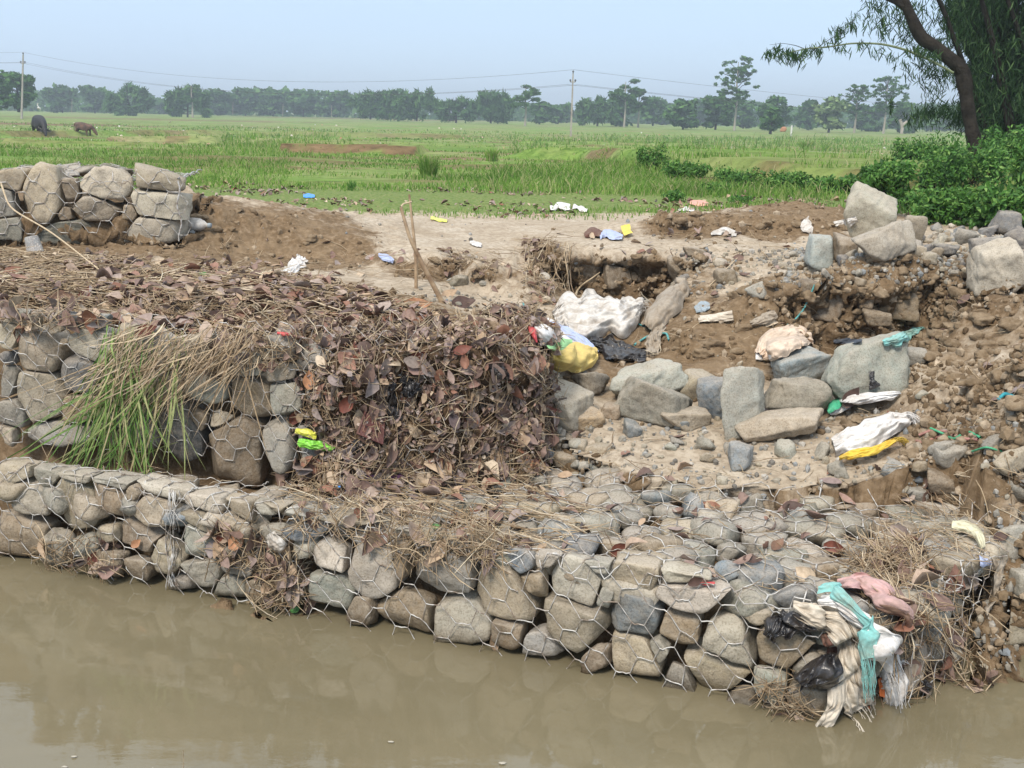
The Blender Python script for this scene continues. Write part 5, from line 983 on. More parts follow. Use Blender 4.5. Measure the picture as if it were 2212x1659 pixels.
# clear cup, bottle
def lathe(prof, base, axis, seg=28):
    axis = norm(np.array(axis, float)); a = norm(np.cross(axis, [.3, .9, .1])); b = np.cross(axis, a); th = np.linspace(0, 2*math.pi, seg, endpoint=False)
    V = np.concatenate([base+axis*h+r_*(np.cos(th)[:, None]*a+np.sin(th)[:, None]*b) for r_, h in prof]); nP = len(prof)
    F = [[i*seg+j, i*seg+(j+1) % seg, (i+1)*seg+(j+1) % seg, (i+1)*seg+j] for i in range(nP-1) for j in range(seg)]; return V, F
CUP = M('clear_plastic', (.8, .8, .8), .15, .5); pb = CUP.node_tree.nodes['Principled BSDF']; pb.inputs['Transmission Weight'].default_value = .75; pb.inputs['IOR'].default_value = 1.1
p, n = hit(80, 545, KS); V, F = lathe([(.001, .10), (.036, .10), (.04, .095), (.046, .05), (.05, 0), (.052, .0)], p+np.array([0, -.02, .0]), (-.25, .1, 1)); tag(mk('plastic_cup', V, F, CUP, loc=p), 'clear crushed plastic cup upside down at the foot of the upper gabion', 'cup')
p, n = hit(425, 492, KS); bo = empty('plastic_bottle', tuple(p)); tag(bo, 'dusty white plastic bottle in the soil right of the upper gabion', 'bottle')
ax_ = np.array([1, -.15, -.05]); V, F = lathe([(.001, 0), (.035, .0), (.042, .01), (.042, .05), (.038, .06), (.042, .07), (.042, .12), (.03, .15), (.014, .17), (.014, .185)], p+np.array([-.09, -.02, .03]), ax_); child('bottle_body', V, F, GWHT, bo)
V, F = lathe([(.016, .18), (.017, .20), (.001, .20)], p+np.array([-.09, -.02, .03]), ax_); child('cap', V, F, PBL, bo)

# sticks and stalks
def curve_tube(name, pts, r, mat, label=None, cat=None, group=None, sides=7, n=None, parent=None):
    pts = np.array(pts, float); n = n or max(12, len(pts)*5); t = np.linspace(0, len(pts)-1, n); Q = np.stack([np.interp(t, range(len(pts)), pts[:, i]) for i in range(3)], 1)
    for _ in range(3): Q[1:-1] = (Q[:-2]+2*Q[1:-1]+Q[2:])/4
    R = np.interp(t, np.linspace(0, len(pts)-1, len(np.atleast_1d(r))), np.atleast_1d(r)) if np.ndim(r) else r
    V, F = tubes(Q[None], R, sides)
    if parent is not None: return child(name, V, F, mat, parent)
    o = mk(name, V, F, mat, loc=Q[0]); tag(o, label, cat, group); return o
def vline(pts, d0=None, lift=.0):
    out_ = []
    for a in pts:
        if len(a) == 3: out_.append(PD(*a))
        else: h, n = hit(a[0], a[1], KS); out_.append(h-norm(ray(*a))*lift)
    return out_
yb = hit(960, 655, KS)[0][1]
o = curve_tube('stick', [PD(960, 662, yb), PD(925, 595, yb-.02), PD(885, 515, yb-.03), PD(866, 447, yb-.02)], [.015, .013, .010, .008], STICK, 'longer dry stick leaning left, crossing the thinner one above the litter', 'stick', 'two crossed sticks')
curve_tube('bent_tip', [PD(866, 447, yb-.02), PD(872, 440, yb), PD(890, 436, yb)], [.006, .004], STRAW, parent=o)
yc = hit(899, 622, KS)[0][1]
curve_tube('stick', [PD(899, 632, yc), PD(899, 560, yc-.02), PD(892, 490, yc-.02), PD(884, 420, yc)], [.011, .010, .008, .006], STICK, 'thinner upright dry stick beside the leaning one', 'stick', 'two crossed sticks')
curve_tube('stalk', vline([(1240, 648), (1248, 625), (1262, 612), (1280, 600), (1296, 588)], lift=.05), [.008, .006, .003], STRAW, 'pale forked root hanging on the face of the sand cliff', 'root')
curve_tube('stalk', vline([(1530, 620), (1570, 580), (1610, 540)], lift=.05), [.004, .003], STRAW, 'thin pale stalk leaning over the crumbled bank', 'stalk')
curve_tube('stalk', vline([(50, 612), (120, 625), (200, 640)], lift=.02), [.005, .004], STRAW, 'long pale stalk on the litter at the left', 'stalk')
curve_tube('stalk', vline([(395, 665), (455, 655), (540, 655)], lift=.02), [.005, .004], STRAW, 'pale stalk lying level on the litter right of the green leaf', 'stalk')
curve_tube('stalk', [PD(2, 395, 6.7), PD(20, 450, 6.6), PD(110, 500, 6.2), PD(230, 595, 5.6)], [.006, .004], STRAW, 'long thin stalk slanting in front of the upper gabion', 'stalk')
curve_tube('stalk', [P(396, 1665, .0), P(397, 1640, .05), P(396, 1622, .09)], [.0016, .001], STRAW, 'single pale stalk rising out of the water at the bottom edge', 'stalk')
rt, rf = [], 0
for k in range(46):
    x = rnd.uniform(1135, 1235); y = rnd.uniform(525, 610); a_ = hit(x, y, KS)[0]; an = rnd.uniform(.5, 2.4); l = rnd.uniform(20, 75)
    rt.append([a_+np.array([0, -.02, .03]), a_+np.array([math.cos(an)*-.03, -.06, -.03]), a_+np.array([-l*.0016*math.cos(an), -.08-rnd.uniform(0, .05), -l*.0026]), a_+np.array([-l*.003*math.cos(an)+rnd.uniform(-.03, .03), -.1, -l*.0042])])
tag(mk('root_tangle', *tubes(rt, .0034, 4), STRAW), 'tangle of pale roots hanging at the left end of the sand cliff', 'roots', kind='stuff')
BLUEROPE = mat_like('blue_green_cord', (.10, .33, .33)); PINKROPE = mat_like('pink_cord', (.38, .19, .16)); GREENROPE = mat_like('green_cord', (.08, .38, .20)); TEALROPE = mat_like('teal_cord', (.02, .25, .30))
for pts, m_, lab, r_ in (([(1760, 615), (1745, 650), (1735, 670), (1718, 690), (1700, 702)], BLUEROPE, 'blue-green cord hanging from the right bank', .005),
 ([(1130, 655), (1140, 680), (1155, 700)], BLUEROPE, 'short teal cord left of the white plastic bag', .005),
 ([(1310, 678), (1330, 662), (1345, 690), (1380, 700), (1415, 715), (1430, 722)], BLUEROPE, 'blue-green cord looped over the dirty white sack', .005),
 ([(1370, 745), (1400, 725), (1440, 718), (1445, 735)], BLUEROPE, 'blue-green cord knotted round the muddy cloth', .006),
 ([(1985, 940), (2010, 930), (2050, 932), (2080, 948), (2112, 950)], PINKROPE, 'pink cord curling on the sand right of the white sack roll', .006),
 ([(1980, 952), (1995, 958), (2020, 945), (2060, 940)], PINKROPE, 'second loop of pink cord beside the white sack roll', .006),
 ([(2010, 925), (2040, 938), (2060, 950), (2090, 930), (2118, 945)], GREENROPE, 'green cord lying across the pink cords', .005),
 ([(2155, 865), (2170, 850), (2185, 855), (2212, 868)], TEALROPE, 'dark teal cord under the overhang at the right edge', .008),
 ([(2100, 975), (2130, 965), (2165, 975)], GREENROPE, 'thin green cord below the rounded cobble at the right', .004)):
    curve_tube('cord', vline(pts, lift=.015), r_, m_, lab, 'cord')

# ------------------------------------------------------------------ pasture grass
def zf(XY): z_, s_ = field_h(XY); return np.where(XY[:, 1] < 12.2, height(XY)[0], z_)
def soilmask(XY): return field_h(XY)[1]
def blades(N, xr, yr, hmul, wmul, seed, lean=.35, tall=None, ymin=9.2):
    r = np.random.RandomState(seed); x = r.uniform(*xr, N); y = r.uniform(*yr, N)
    c, s = math.cos(ROLL), math.sin(ROLL); a = (x-1106)/FV; b = -(y-829.5)/FV; a, b = a*c-b*s, a*s+b*c
    cp_, sp_ = math.cos(PITCH), math.sin(PITCH); dz = -sp_+b*cp_; dy = cp_+b*sp_; zc = np.full(N, .9)
    for _ in range(4):
        t = (zc-CH)/np.minimum(dz, -1e-3); XY = np.stack([a*t, dy*t], 1); XY = np.clip(XY, -900, 900); zc = zf(XY)
    ok = (XY[:, 1] > ymin) & (XY[:, 1] < 120) & (dz < -.004)
    g = np.ones(N); m = XY[:, 1] < 12.4
    if m.any(): g[m] = np.clip(rbf(XY[m])[:, 2], 0, 1)
    g *= 1-.93*soilmask(XY)
    g *= sst(-.45, .35, vn(np.stack([XY[:, 0]*.5, XY[:, 1]*.9, XY[:, 0]*0], 1), 61)); ok &= r.rand(N) < g*1.2
    XY, zc = XY[ok], zc[ok]; N = len(XY); d = XY[:, 1]
    big = 1+1.1*np.clip(vn(np.stack([XY[:, 0]*.35, XY[:, 1]*.35, d*0], 1), 62), 0, 1)
    h = (.022+.0009*d)*big*hmul*(.4+r.rand(N)*1.2); wd = (.003+.0006*d)*wmul*(.7+.6*r.rand(N))
    p0 = np.stack([XY[:, 0], XY[:, 1], zc-.005+.012*(d < 12.5)], 1); th = r.rand(N)*6.28; ld = np.stack([np.cos(th), np.sin(th)*.6, th*0], 1)*(h*lean*(.3+r.rand(N)*1.4))[:, None]
    Q = np.stack([p0, p0+ld*.35+np.array([0, 0, 1])*(h*.6)[:, None], p0+ld+np.array([0, 0, 1])*h[:, None]*.95], 1)
    wdv = np.stack([wd, wd*.8, wd*.1], 1); th2 = r.rand(N)*1.6-.8; o_ = np.stack([np.sin(th2), -np.cos(th2), th2*0], 1)
    return ribbons(Q, wdv, o_[:, None])
G = Acc()
G.add(*blades(42000, (-60, 2270), (385, 480), 1.0, .9, 1)); G.add(*blades(52000, (-60, 2270), (300, 400), .95, 1.1, 2)); G.add(*blades(26000, (-60, 2270), (255, 305), .8, 1.3, 3))
G.add(*blades(11000, (-60, 620), (330, 400), 2.3, .7, 4, .6)); G.add(*blades(6000, (1100, 2000), (300, 330), 2.6, .9, 6, .4)); G.add(*blades(12000, (1060, 2100), (345, 425), 2.2, .8, 7, .5)); G.add(*blades(4000, (480, 760), (290, 330), 1.9, .9, 8, .4))
tag(mk('grass', *G.out(), GRASS), 'green pasture grass of uneven height over the plain', 'grass', kind='stuff')
# tufts
def tuft(x, y, hv, wv_, N, label, mat=GRASS):
    dz = .9; pos = P(x, y, .9); 
    for _ in range(4): pos = P(x, y, zf(pos[None, :2])[0])
    k = pos[1]/FV; H = hv*k; th = rs.rand(N)*6.28; rr = rs.rand(N)**.5*wv_*k*.28
    p0 = pos+np.stack([np.cos(th)*rr, np.sin(th)*rr, rr*0-.02], 1); h = H*(.45+.6*rs.rand(N)); le = np.stack([np.cos(th), np.sin(th), th*0], 1)*(wv_*k*.35*rs.rand(N))[:, None]
    t = np.linspace(0, 1, 5)[None, :, None]; Q = p0[:, None]+le[:, None]*t**2+np.array([0, 0, 1])*(h[:, None, None]*(t-.15*t**3))
    wd = (1.6*k*(.6+.8*rs.rand(N)))[:, None]*np.array([1, 1, .8, .5, .1])[None]; V, F = ribbons(Q, wd, np.stack([rs.randn(N)*.5, -np.ones(N), th*0], 1)[:, None])
    tag(mk('grass_tuft', V, F, mat, loc=pos), label, 'grass tuft')
tuft(925, 385, 60, 52, 420, 'tall dense grass tuft in the middle of the pasture'); tuft(1062, 348, 34, 40, 200, 'grass tuft on the bank edge left of the terrace step'); tuft(760, 412, 34, 24, 90, 'thin weed tuft in the grass above the mound', SHRUB)
tuft(1740, 322, 22, 40, 150, 'long grass tuft in front of the pale tree'); tuft(1880, 440, 26, 30, 120, 'leafy tuft in the grass left of the right shrubs', SHRUB)
# stumps and dead roots in the pasture
# shrubs
def shrub(x, y, wv_, hv, dep, N, ls, label, mat=SHRUB, name='shrub', elong=.45, pos=None, group='shrubs on the right bank'):
    if pos is None:
        pos = P(x, y, .9)
        for _ in range(4): pos = P(x, y, zf(pos[None, :2])[0])
    k = pos[1]/FV; R3 = np.array([wv_*k/2, dep, hv*k]); N = int(N*2.8); ls = ls*.52
    lob = [(rs.uniform(-.7, .7), rs.uniform(-.6, .6), rs.uniform(.15, .72), rs.uniform(.25, .45)) for _ in range(14)]
    L_ = np.array(lob); j = rs.randint(0, len(lob), N); d = norm(rs.randn(N, 3)); rad = rs.rand(N)**.45
    c = (L_[j, :3]+d*rad[:, None]*L_[j, 3:4])*R3+pos; c[:, 2] = np.maximum(c[:, 2], pos[2]-.02)
    n = norm(d+rs.randn(N, 3)*.7+np.array([0, -.2, .6])); a = norm(rs.randn(N, 3)+np.array([0, 0, -.4])); L = ls*(.5+rs.rand(N))
    V, F = leaves(c, a, n, L, L*elong*(.8+.4*rs.rand(N)), np.abs(rs.randn(N))*-.2, np.abs(rs.randn(N))*.2, rows=4)
    o = empty(name, tuple(pos)); tag(o, label, 'shrub', group); child('foliage', V, F, mat, o)
    st = [[pos+np.array([rs.uniform(-.1, .1)*R3[0], rs.uniform(-.2, .2)*R3[1], -.03]), pos+np.array([q[0]*R3[0]*.5, q[1]*R3[1]*.5, q[2]*R3[2]*.6]), pos+np.array([q[0]*R3[0], q[1]*R3[1], q[2]*R3[2]])] for q in lob]
    child('stems', *tubes(st, .006+.0002*pos[1], 4), BARK, o); return o
shrub(1408, 372, 70, 62, .3, 900, .07, 'round dark green bush alone on the terrace edge in the middle', group=None, elong=.5)
for a in [(1480, 388, 110, 42, .35, 700, .08, 'low leafy plants right of the round bush'), (1590, 408, 120, 46, .35, 900, .07, 'broad-leaved dark plants on the terrace face'), (1700, 412, 130, 44, .35, 900, .07, 'broad-leaved plants right of the darkest terrace plants'), (1800, 420, 120, 40, .35, 700, .09, 'low green plants left of the right thicket'),
  (1540, 418, 90, 22, .3, 420, .07, 'creeping plants at the foot of the terrace'),
  (1900, 415, 120, 70, .45, 1100, .08, 'mid green shrub at the left end of the thicket'), (1985, 392, 140, 105, .5, 1500, .08, 'tall bright shrub left of the leaning trunk'), (2060, 425, 170, 120, .5, 1900, .09, 'dense shrub below the leaning trunk'), (2150, 405, 150, 125, .5, 1700, .09, 'dark shrub just right of the leaning trunk'), (2230, 420, 130, 150, .5, 1500, .09, 'leafy shrub at the right edge under the bamboo'),
  (1930, 462, 130, 62, .4, 1200, .07, 'low shrub in front of the thicket on its left'), (2040, 480, 150, 75, .4, 1400, .075, 'low shrub in front of the thicket in its middle'), (2140, 488, 140, 85, .4, 1400, .08, 'low shrub in front of the thicket on its right'), (2225, 496, 90, 90, .4, 900, .08, 'low shrub in front of the thicket at the right edge')]: shrub(*a)
for a in [(1455, 432, 60, 20, .2, 160, .06, 'small leafy weed on the grass below the round bush'), (1600, 440, 70, 16, .2, 160, .06, 'creeping weed on the grass beyond the small cut bank'), (1870, 470, 60, 26, .2, 220, .06, 'leafy weed beside the earth hump')]: shrub(*a, group=None)
# big leaning tree and bamboo on the right
TY = 17.
def tp(x, y, d=TY): return PD(x, y, d)
tr = empty('tree', tuple(tp(2110, 350))); tag(tr, 'dark leaning tree with a forked curved trunk among the bamboo', 'tree')
def limb(pts, r, parent=tr, name='trunk', mat=BARK, sides=12):
    pts = np.array(pts); n = len(pts)*8; t = np.linspace(0, len(pts)-1, n); Q = np.stack([np.interp(t, range(len(pts)), pts[:, i]) for i in range(3)], 1)
    for _ in range(8): Q[1:-1] = (Q[:-2]+2*Q[1:-1]+Q[2:])/4
    Q = Q+.02*np.stack([vn(Q*2, 3), vn(Q*2, 4), vn(Q*2, 5)], 1); V, F = tubes(Q[None], np.interp(t, range(len(r)), r)*(1+.1*vn(Q*5, 9)), sides); return child(name, V, F, mat, parent)
limb([tp(2116, 372), tp(2108, 320), tp(2092, 250), tp(2085, 195), tp(2078, 150), tp(2030, 108), tp(1992, 85), tp(1972, 45), tp(1950, 5), tp(1935, -60)], [.125, .11, .10, .105, .115, .10, .088, .08, .07, .065])
limb([tp(1958, 20), tp(1935, 5), tp(1905, -6)], [.06, .05, .03], name='branch')
bam = empty('bamboo_clump', tuple(tp(2210, 400, 18))); tag(bam, 'dark bamboo clump with drooping narrow leaves filling the upper right corner', 'bamboo')
def bleaves(c, N=7, L=.17, spread=.16):
    c = np.repeat(c, N, axis=0); K = len(c); c = c+rs.randn(K, 3)*spread*np.array([.6, .6, .4]); a = norm(np.stack([rs.randn(K)*.55, rs.randn(K)*.5, -.9+rs.randn(K)*.35], 1)); n = norm(rs.randn(K, 3)+np.array([0, -.8, .2])); Ln = L*(.6+.7*rs.rand(K))
    return leaves(c, a, n, Ln, Ln*.11, rs.randn(K)*.15, np.abs(rs.randn(K))*.1, rows=4)
cu = []
for k in range(26):
    bx = rs.uniform(2120, 2420); tx = bx+rs.uniform(-260, 120); d = rs.uniform(16.2, 20); d = max(d, 17.6); cu.append([tp(bx, 400, d), tp(bx+(tx-bx)*.25, 180, d), tp(bx+(tx-bx)*.6, -40, d-.5), tp(tx, -180, d-1.2)])
for q in cu: limb(q, [.04, .036, .03, .015], bam, 'culm', mat_like('culm', (.10, .12, .05)) if k < 0 else BARK, 6)
C_ = []
def dens(x, y):   # where the bamboo mass is in the picture
    e = np.interp(y, [-150, 0, 60, 120, 180, 240, 290, 330], [1990, 2020, 2055, 2085, 2085, 2090, 2130, 2180]); return x > e+25*vn(np.array([y*.03, x*.01, 0.]), 71)
while len(C_) < 11500:
    x, y = rs.uniform(1960, 2480), rs.uniform(-150, 345)
    if dens(x, y) and vn(np.array([x*.022, y*.03, 1.]), 72) > -.62: C_.append(tp(x, y, rs.uniform(17.3, 20)))
for ax, ay, bx, by, K in ((2085, 150, 1900, 20, 46), (2075, 190, 1985, 130, 34), (2085, 250, 1970, 250, 46), (2040, 110, 1930, 60, 26), (2070, 120, 2060, 20, 30), (2110, 300, 2000, 205, 36), (1890, 10, 1910, 75, 12), (2010, 210, 2000, 255, 12), (1900, -10, 1870, 30, 10), (2000, 100, 1985, 160, 16), (1960, 0, 2060, 60, 26)):
    for k in range(K): t = rs.rand(); C_.append(tp(ax+(bx-ax)*t+rs.randn()*12, ay+(by-ay)*t+rs.randn()*14, TY+.35+abs(rs.randn())*.4))
child('foliage', *bleaves(np.array(C_), 9, .135, .15), BAMBOO, bam)
br = [(2060, 160), (2010, 132), (1960, 112), (1900, 100), (1840, 98), (1790, 106), (1745, 108), (1700, 118), (1662, 132)]
cane = [tp(x, y-4, 15.8) for x, y in br]; limb(cane, [.018, .017, .016, .014, .012, .011, .009, .007, .004], bam, 'hanging_cane', mat_like('green_cane', (.16, .19, .10)), 6)
Cc = []
for x0, y0, x1, y1, K in ((1652, 118, 1742, 118, 34), (1742, 118, 1790, 100, 12), (1790, 100, 1850, 30, 15), (1800, 104, 1880, 100, 12), (1740, 105, 1830, 58, 13), (1880, 105, 1960, 140, 14), (1960, 110, 2030, 120, 22), (1840, 60, 1862, 45, 6), (1905, 40, 1912, 92, 9), (1660, 100, 1730, 132, 14)):
    for k in range(K): t = rs.rand(); Cc.append(tp(x0+(x1-x0)*t+rs.randn()*4, y0+(y1-y0)*t+rs.randn()*5+3, 15.8+rs.randn()*.1))
child('cane_leaves', *bleaves(np.array(Cc), 5, .13, .05), BAMBOO, bam)
tw = [[tp(1800, 104, 15.8), tp(1815, 75, 15.8), tp(1838, 50, 15.8), tp(1856, 28, 15.8)], [tp(1760, 107, 15.8), tp(1785, 90, 15.8), tp(1815, 72, 15.8), tp(1840, 60, 15.8)], [tp(1745, 108, 15.8), tp(1720, 98, 15.8), tp(1690, 92, 15.8), tp(1662, 96, 15.8)]]
for t_ in tw: limb(t_, [.005, .004, .003, .002], bam, 'twig', BARK, 4)
# lower hanging sprig seen against the far trees
sp_ = [tp(1925, 215+i*3, 14.5) for i in range(12)]; Cs = np.array(sp_); child('sprig', *bleaves(Cs, 3, .12, .015), BAMBOO, bam)

# ------------------------------------------------------------------ distant trees
def far_tree(x, yb, yt, wv_, d, label, kind='round', N=1100, mat=None, group='trees along the far edge of the plain'):
    b = PD(x, yb, d); k = d/FV; H = (yb-yt)*k; W = wv_*k; o = empty({'bamboo': 'bamboo_grove', 'tier': 'tall_tree', 'thin': 'tall_tree'}.get(kind, 'tree'), tuple(b)); tag(o, label, 'tree', group)
    base = b.copy(); base[2] -= .4; r = np.random.RandomState(int(x*3+yt)); L = []
    if kind == 'round':
        for i in range(26): th = r.rand()*6.28; q = r.rand()**.5; z_ = r.uniform(.06, .88); rr = q*math.sqrt(max(.1, 1-((z_-.48)/.52)**2))*.36; L.append((math.cos(th)*rr*W, math.sin(th)*rr*W*.8, z_*H, .17*W*r.uniform(.7, 1.2), .12*H))
        tr_ = .22
    elif kind == 'bamboo':
        for i in range(44): x_ = r.uniform(-.45, .45); top = (.72+.28*r.rand())*(1-.5*abs(x_)**2.5*4); z_ = r.rand()**.7*top; L.append((x_*W, r.uniform(-.2, .2)*W*.6, z_*H*.93, .075*W*r.uniform(.7, 1.3)+.02*H, .12*H*r.uniform(.7, 1.4)))
        tr_ = .0
    elif kind == 'tier':
        for i in range(110): z_ = r.uniform(.36, .98); sp__ = .5*math.sin(min(1, (1.02-z_)/.6)*math.pi*.62+.35); th = r.rand()*6.28; q = r.uniform(.25, 1)*sp__; L.append((math.cos(th)*q*W, math.sin(th)*q*W, z_*H-.08*H*q, .06*W, .022*H))
        tr_ = .9
    else:
        for i in range(16): z_ = r.uniform(.45, .95); th = r.rand()*6.28; q = r.uniform(.1, .42); L.append((math.cos(th)*q*W, math.sin(th)*q*W, z_*H, .15*W, .05*H))
        tr_ = .9
    N = int(N*(1.3 if kind in ('round', 'bamboo') else 2.2)); L = np.array(L); v = L[:, 3]**2*L[:, 4]; j = r.choice(len(L), N, p=v/v.sum()); dd = norm(r.randn(N, 3)); rad = r.rand(N)**.4
    c = b+L[j, :3]+dd*rad[:, None]*np.stack([L[j, 3], L[j, 3], L[j, 4]], 1); c[:, 2] = np.maximum(c[:, 2], b[2]+.3)
    ls = (.0045*d if kind in ('round', 'bamboo') else .0022*d)*(.6+.8*r.rand(N)); n = norm(dd+r.randn(N, 3)*.6+np.array([0, -.1, .5])); a = norm(r.randn(N, 3)*np.array([1, 1, .5])+(np.array([0, 0, .8]) if kind == 'bamboo' else 0))
    V, F = leaves(c, a, n, ls*(1.5 if kind == 'bamboo' else 1), ls*(.35 if kind == 'bamboo' else .6), r.randn(N)*.2, r.rand(N)*.2, rows=3); child('crown', V, F, mat or FARLEAF, o)
    tb = [[base, b+np.array([.02*W, 0, .35*H]), b+np.array([-.01*W, 0, .65*H]), b+np.array([0, 0, .9*H])]]; rad_ = max(.16, .012*H)
    V, F = tubes(np.array(tb), rad_*np.array([[1.3, .95, .7, .3]]), 7); child('trunk', V, F, PALEBARK if kind in ('thin', 'tier') else BARK, o)
    lm = [[b+np.array([0, 0, z_*.82]), b+np.array([q[0]*.5, q[1]*.5, z_*.95]), b+np.array(q[:3])] for q in L[:26] for z_ in [q[2]]]
    child('limbs', *tubes(np.array(lm), rad_*.33, 4), BARK, o)
FT = [(-10, 240, 150, 110, 150, 'round dark tree at the far left edge', 'round', 1000), (40, 236, 158, 92, 160, 'dark leafy tree behind the left pole', 'round', 1300), (135, 243, 184, 90, 290, 'tree at the left start of the far treeline', 'round', 900), (205, 243, 188, 90, 300, 'rounded far tree second in the left treeline', 'round', 900), (278, 249, 182, 100, 240, 'dark rounded bamboo grove standing forward in the left treeline', 'bamboo', 1500),
 (405, 251, 184, 96, 235, 'spreading bamboo grove alone in front of the gap in the left treeline', 'bamboo', 1400), (416, 252, 182, 50, 228, 'pale-trunked tree standing in the lone bamboo grove', 'thin', 420), (470, 246, 196, 80, 300, 'tree right of the lone bamboo grove', 'round', 800), (530, 247, 193, 90, 305, 'rounded tree left of the short white posts', 'round', 900), (590, 248, 194, 90, 305, 'rounded tree behind the short white posts', 'round', 900), (655, 248, 198, 90, 300, 'low crown in the middle of the left treeline', 'round', 900), (720, 249, 196, 90, 300, 'wide crown left of the tall bamboo', 'round', 900), (345, 244, 215, 70, 330, 'small distant tree in the gap of the left treeline', 'round', 500),
 (800, 254, 190, 90, 240, 'tall feathery bamboo grove at the left of centre', 'bamboo', 1500), (860, 256, 192, 80, 235, 'bamboo grove between its two taller neighbours', 'bamboo', 1300), (900, 257, 190, 90, 230, 'dense bamboo grove left of the narrow gap of sky', 'bamboo', 1500), (985, 261, 208, 95, 225, 'low bamboo grove right of the narrow gap of sky', 'bamboo', 1300), (1060, 262, 196, 100, 225, 'taller bamboo grove left of the flat-topped tree', 'bamboo', 1500),
 (1134, 270, 186, 78, 190, 'flat-topped airy tree left of the middle pole', 'thin', 620), (1165, 266, 220, 60, 240, 'thin bushy tree behind the flat-topped tree', 'round', 600), (1205, 266, 226, 55, 260, 'small dark tree left of the middle pole', 'round', 500), (1225, 262, 224, 30, 300, 'narrow far tree at the middle pole', 'round', 300),
 (1290, 270, 208, 90, 220, 'dark bamboo grove right of the middle pole', 'bamboo', 1300), (1348, 272, 172, 78, 205, 'tall tree with clouded crown above the dark grove', 'thin', 900), (1378, 272, 196, 50, 210, 'slim pale-trunked tree beside the tall clouded one', 'thin', 420), (1340, 272, 208, 90, 225, 'grove under the tall clouded tree', 'round', 1000), (1410, 268, 212, 70, 250, 'mid green tree right of the slim tree', 'round', 700), (1475, 278, 212, 90, 190, 'short-trunked dark tree in the right treeline', 'round', 1000),
 (1545, 277, 208, 90, 195, 'dense dark tree below the tall conifer-like tree', 'round', 1200), (1586, 277, 128, 100, 185, 'tallest tiered tree of the right treeline', 'tier', 1300), (1605, 276, 222, 70, 240, 'tree at the foot of the tallest tiered tree', 'round', 600), (1668, 278, 208, 90, 200, 'rounded dark tree with a low dome', 'round', 1100), (1664, 283, 234, 52, 150, 'small bright bush-like tree in front of the low dome', 'round', 800),
 (1745, 280, 220, 70, 230, 'tree between the low dome and the yellow-green tree', 'round', 600), (1790, 281, 202, 80, 185, 'yellow-green round tree before the far wood', 'round', 1000, PALELEAF), (1845, 284, 186, 80, 195, 'left one of two tall tiered trees at the right', 'tier', 750), (1908, 286, 168, 90, 190, 'right one of two tall tiered trees', 'tier', 950), (1880, 284, 226, 90, 230, 'tree under the two tall tiered trees', 'round', 900), (1955, 287, 222, 80, 200, 'tree beyond the pale dead stub', 'round', 900), (2020, 284, 240, 80, 260, 'low far tree behind the bamboo tips', 'round', 600), (1430, 268, 214, 50, 300, 'far crown behind the right treeline', 'round', 400), (1510, 270, 214, 60, 300, 'far crown left of the dense dark tree', 'round', 400), (2090, 288, 236, 90, 260, 'far tree behind the leaning trunk', 'round', 600), (2170, 290, 236, 90, 260, 'far tree behind the bamboo clump', 'round', 600)]
for a in FT: far_tree(*a[:8], mat=a[8] if len(a) > 8 else None)
# continuous far wood behind
N = 14000; X = rs.uniform(-60, 2280, N); Ytop = np.interp(X, [0, 330, 340, 370, 380, 935, 945, 960, 1110, 1240, 1260, 2280], [194, 197, 228, 228, 198, 200, 244, 246, 222, 234, 214, 232]); Yb = 240+X*.0206
hv_ = vn(np.stack([X*.02, X*0, X*0], 1), 81)*9+vn(np.stack([X*.07, X*0, X*0], 1), 82)*4; t = rs.rand(N); Yv = Yb+4-(Yb-Ytop+hv_)*t**.8
Cw = np.array([PD(x, y, d) for x, y, d in zip(X, Yv, rs.uniform(330, 380, N))]); L = rs.uniform(1., 2.6, N)
tag(mk('far_wood', *leaves(Cw, norm(rs.randn(N, 3)), norm(rs.randn(N, 3)+np.array([0, -.5, .6])), L, L*.7, rs.randn(N)*.2, rs.rand(N)*.2, rows=3), FARLEAF), 'unbroken far wood behind the single trees on the horizon', 'wood', kind='stuff')
st_ = empty('dead_tree', tuple(PD(1948, 286, 160))); tag(st_, 'pale bare forked stub in front of the right treeline', 'dead tree')
child('trunk', *tubes([[PD(1947, 289, 160), PD(1949, 276, 160), PD(1952, 268, 160), PD(1960, 262, 160)], [PD(1949, 276, 160), PD(1948, 270, 160), PD(1946, 264, 160), PD(1944, 258, 160)]], .22, 6), PALEBARK, st_)
# ------------------------------------------------------------------ poles and lines
def pole(x, yb, xt, yt, d, label, arms=True):
    b, t = PD(x, yb, d), PD(xt, yt, d); o = empty('utility_pole', tuple(b)); tag(o, label, 'pole', 'concrete poles of the power line'); H = t[2]-b[2]; e = norm(t-b)
    s0, s1 = .012*H+.02, .0075*H+.015; V = []; 
    for q, h in ((b-e*.5, s0), (t, s1)): V += [q+np.array([sx_*h, sy_*h, 0]) for sx_, sy_ in ((-1, -1), (1, -1), (1, 1), (-1, 1))]
    m_ = child('shaft', V, [[0, 1, 5, 4], [1, 2, 6, 5], [2, 3, 7, 6], [3, 0, 4, 7], [4, 5, 6, 7]], CONC, o, smooth=False)
    if arms:
        z1 = t-e*H*.14
        child('crossarm', *tubes([[z1-np.array([.022*H+.1, 0, 0]), z1, z1+np.array([.022*H+.1, 0, 0])]], .035+.003*H, 6), CONC, o)
        for q in (z1-np.array([.022*H+.1, 0, 0]), z1+np.array([.022*H+.1, 0, 0]), t):
            V, F = lathe([(.001, 0), (.05, 0), (.06, .05), (.04, .09), (.10, .13), (.10, .18), (.05, .22), (.001, .25)], q, (0, 0, 1), 10); child('insulator', (V-q)*(.6+.07*H)+q, F, HORN, o)
    return b, t
pA = pole(47, 250, 50, 118, 150, 'tall concrete power pole at the left beyond the grazing animals', 1)
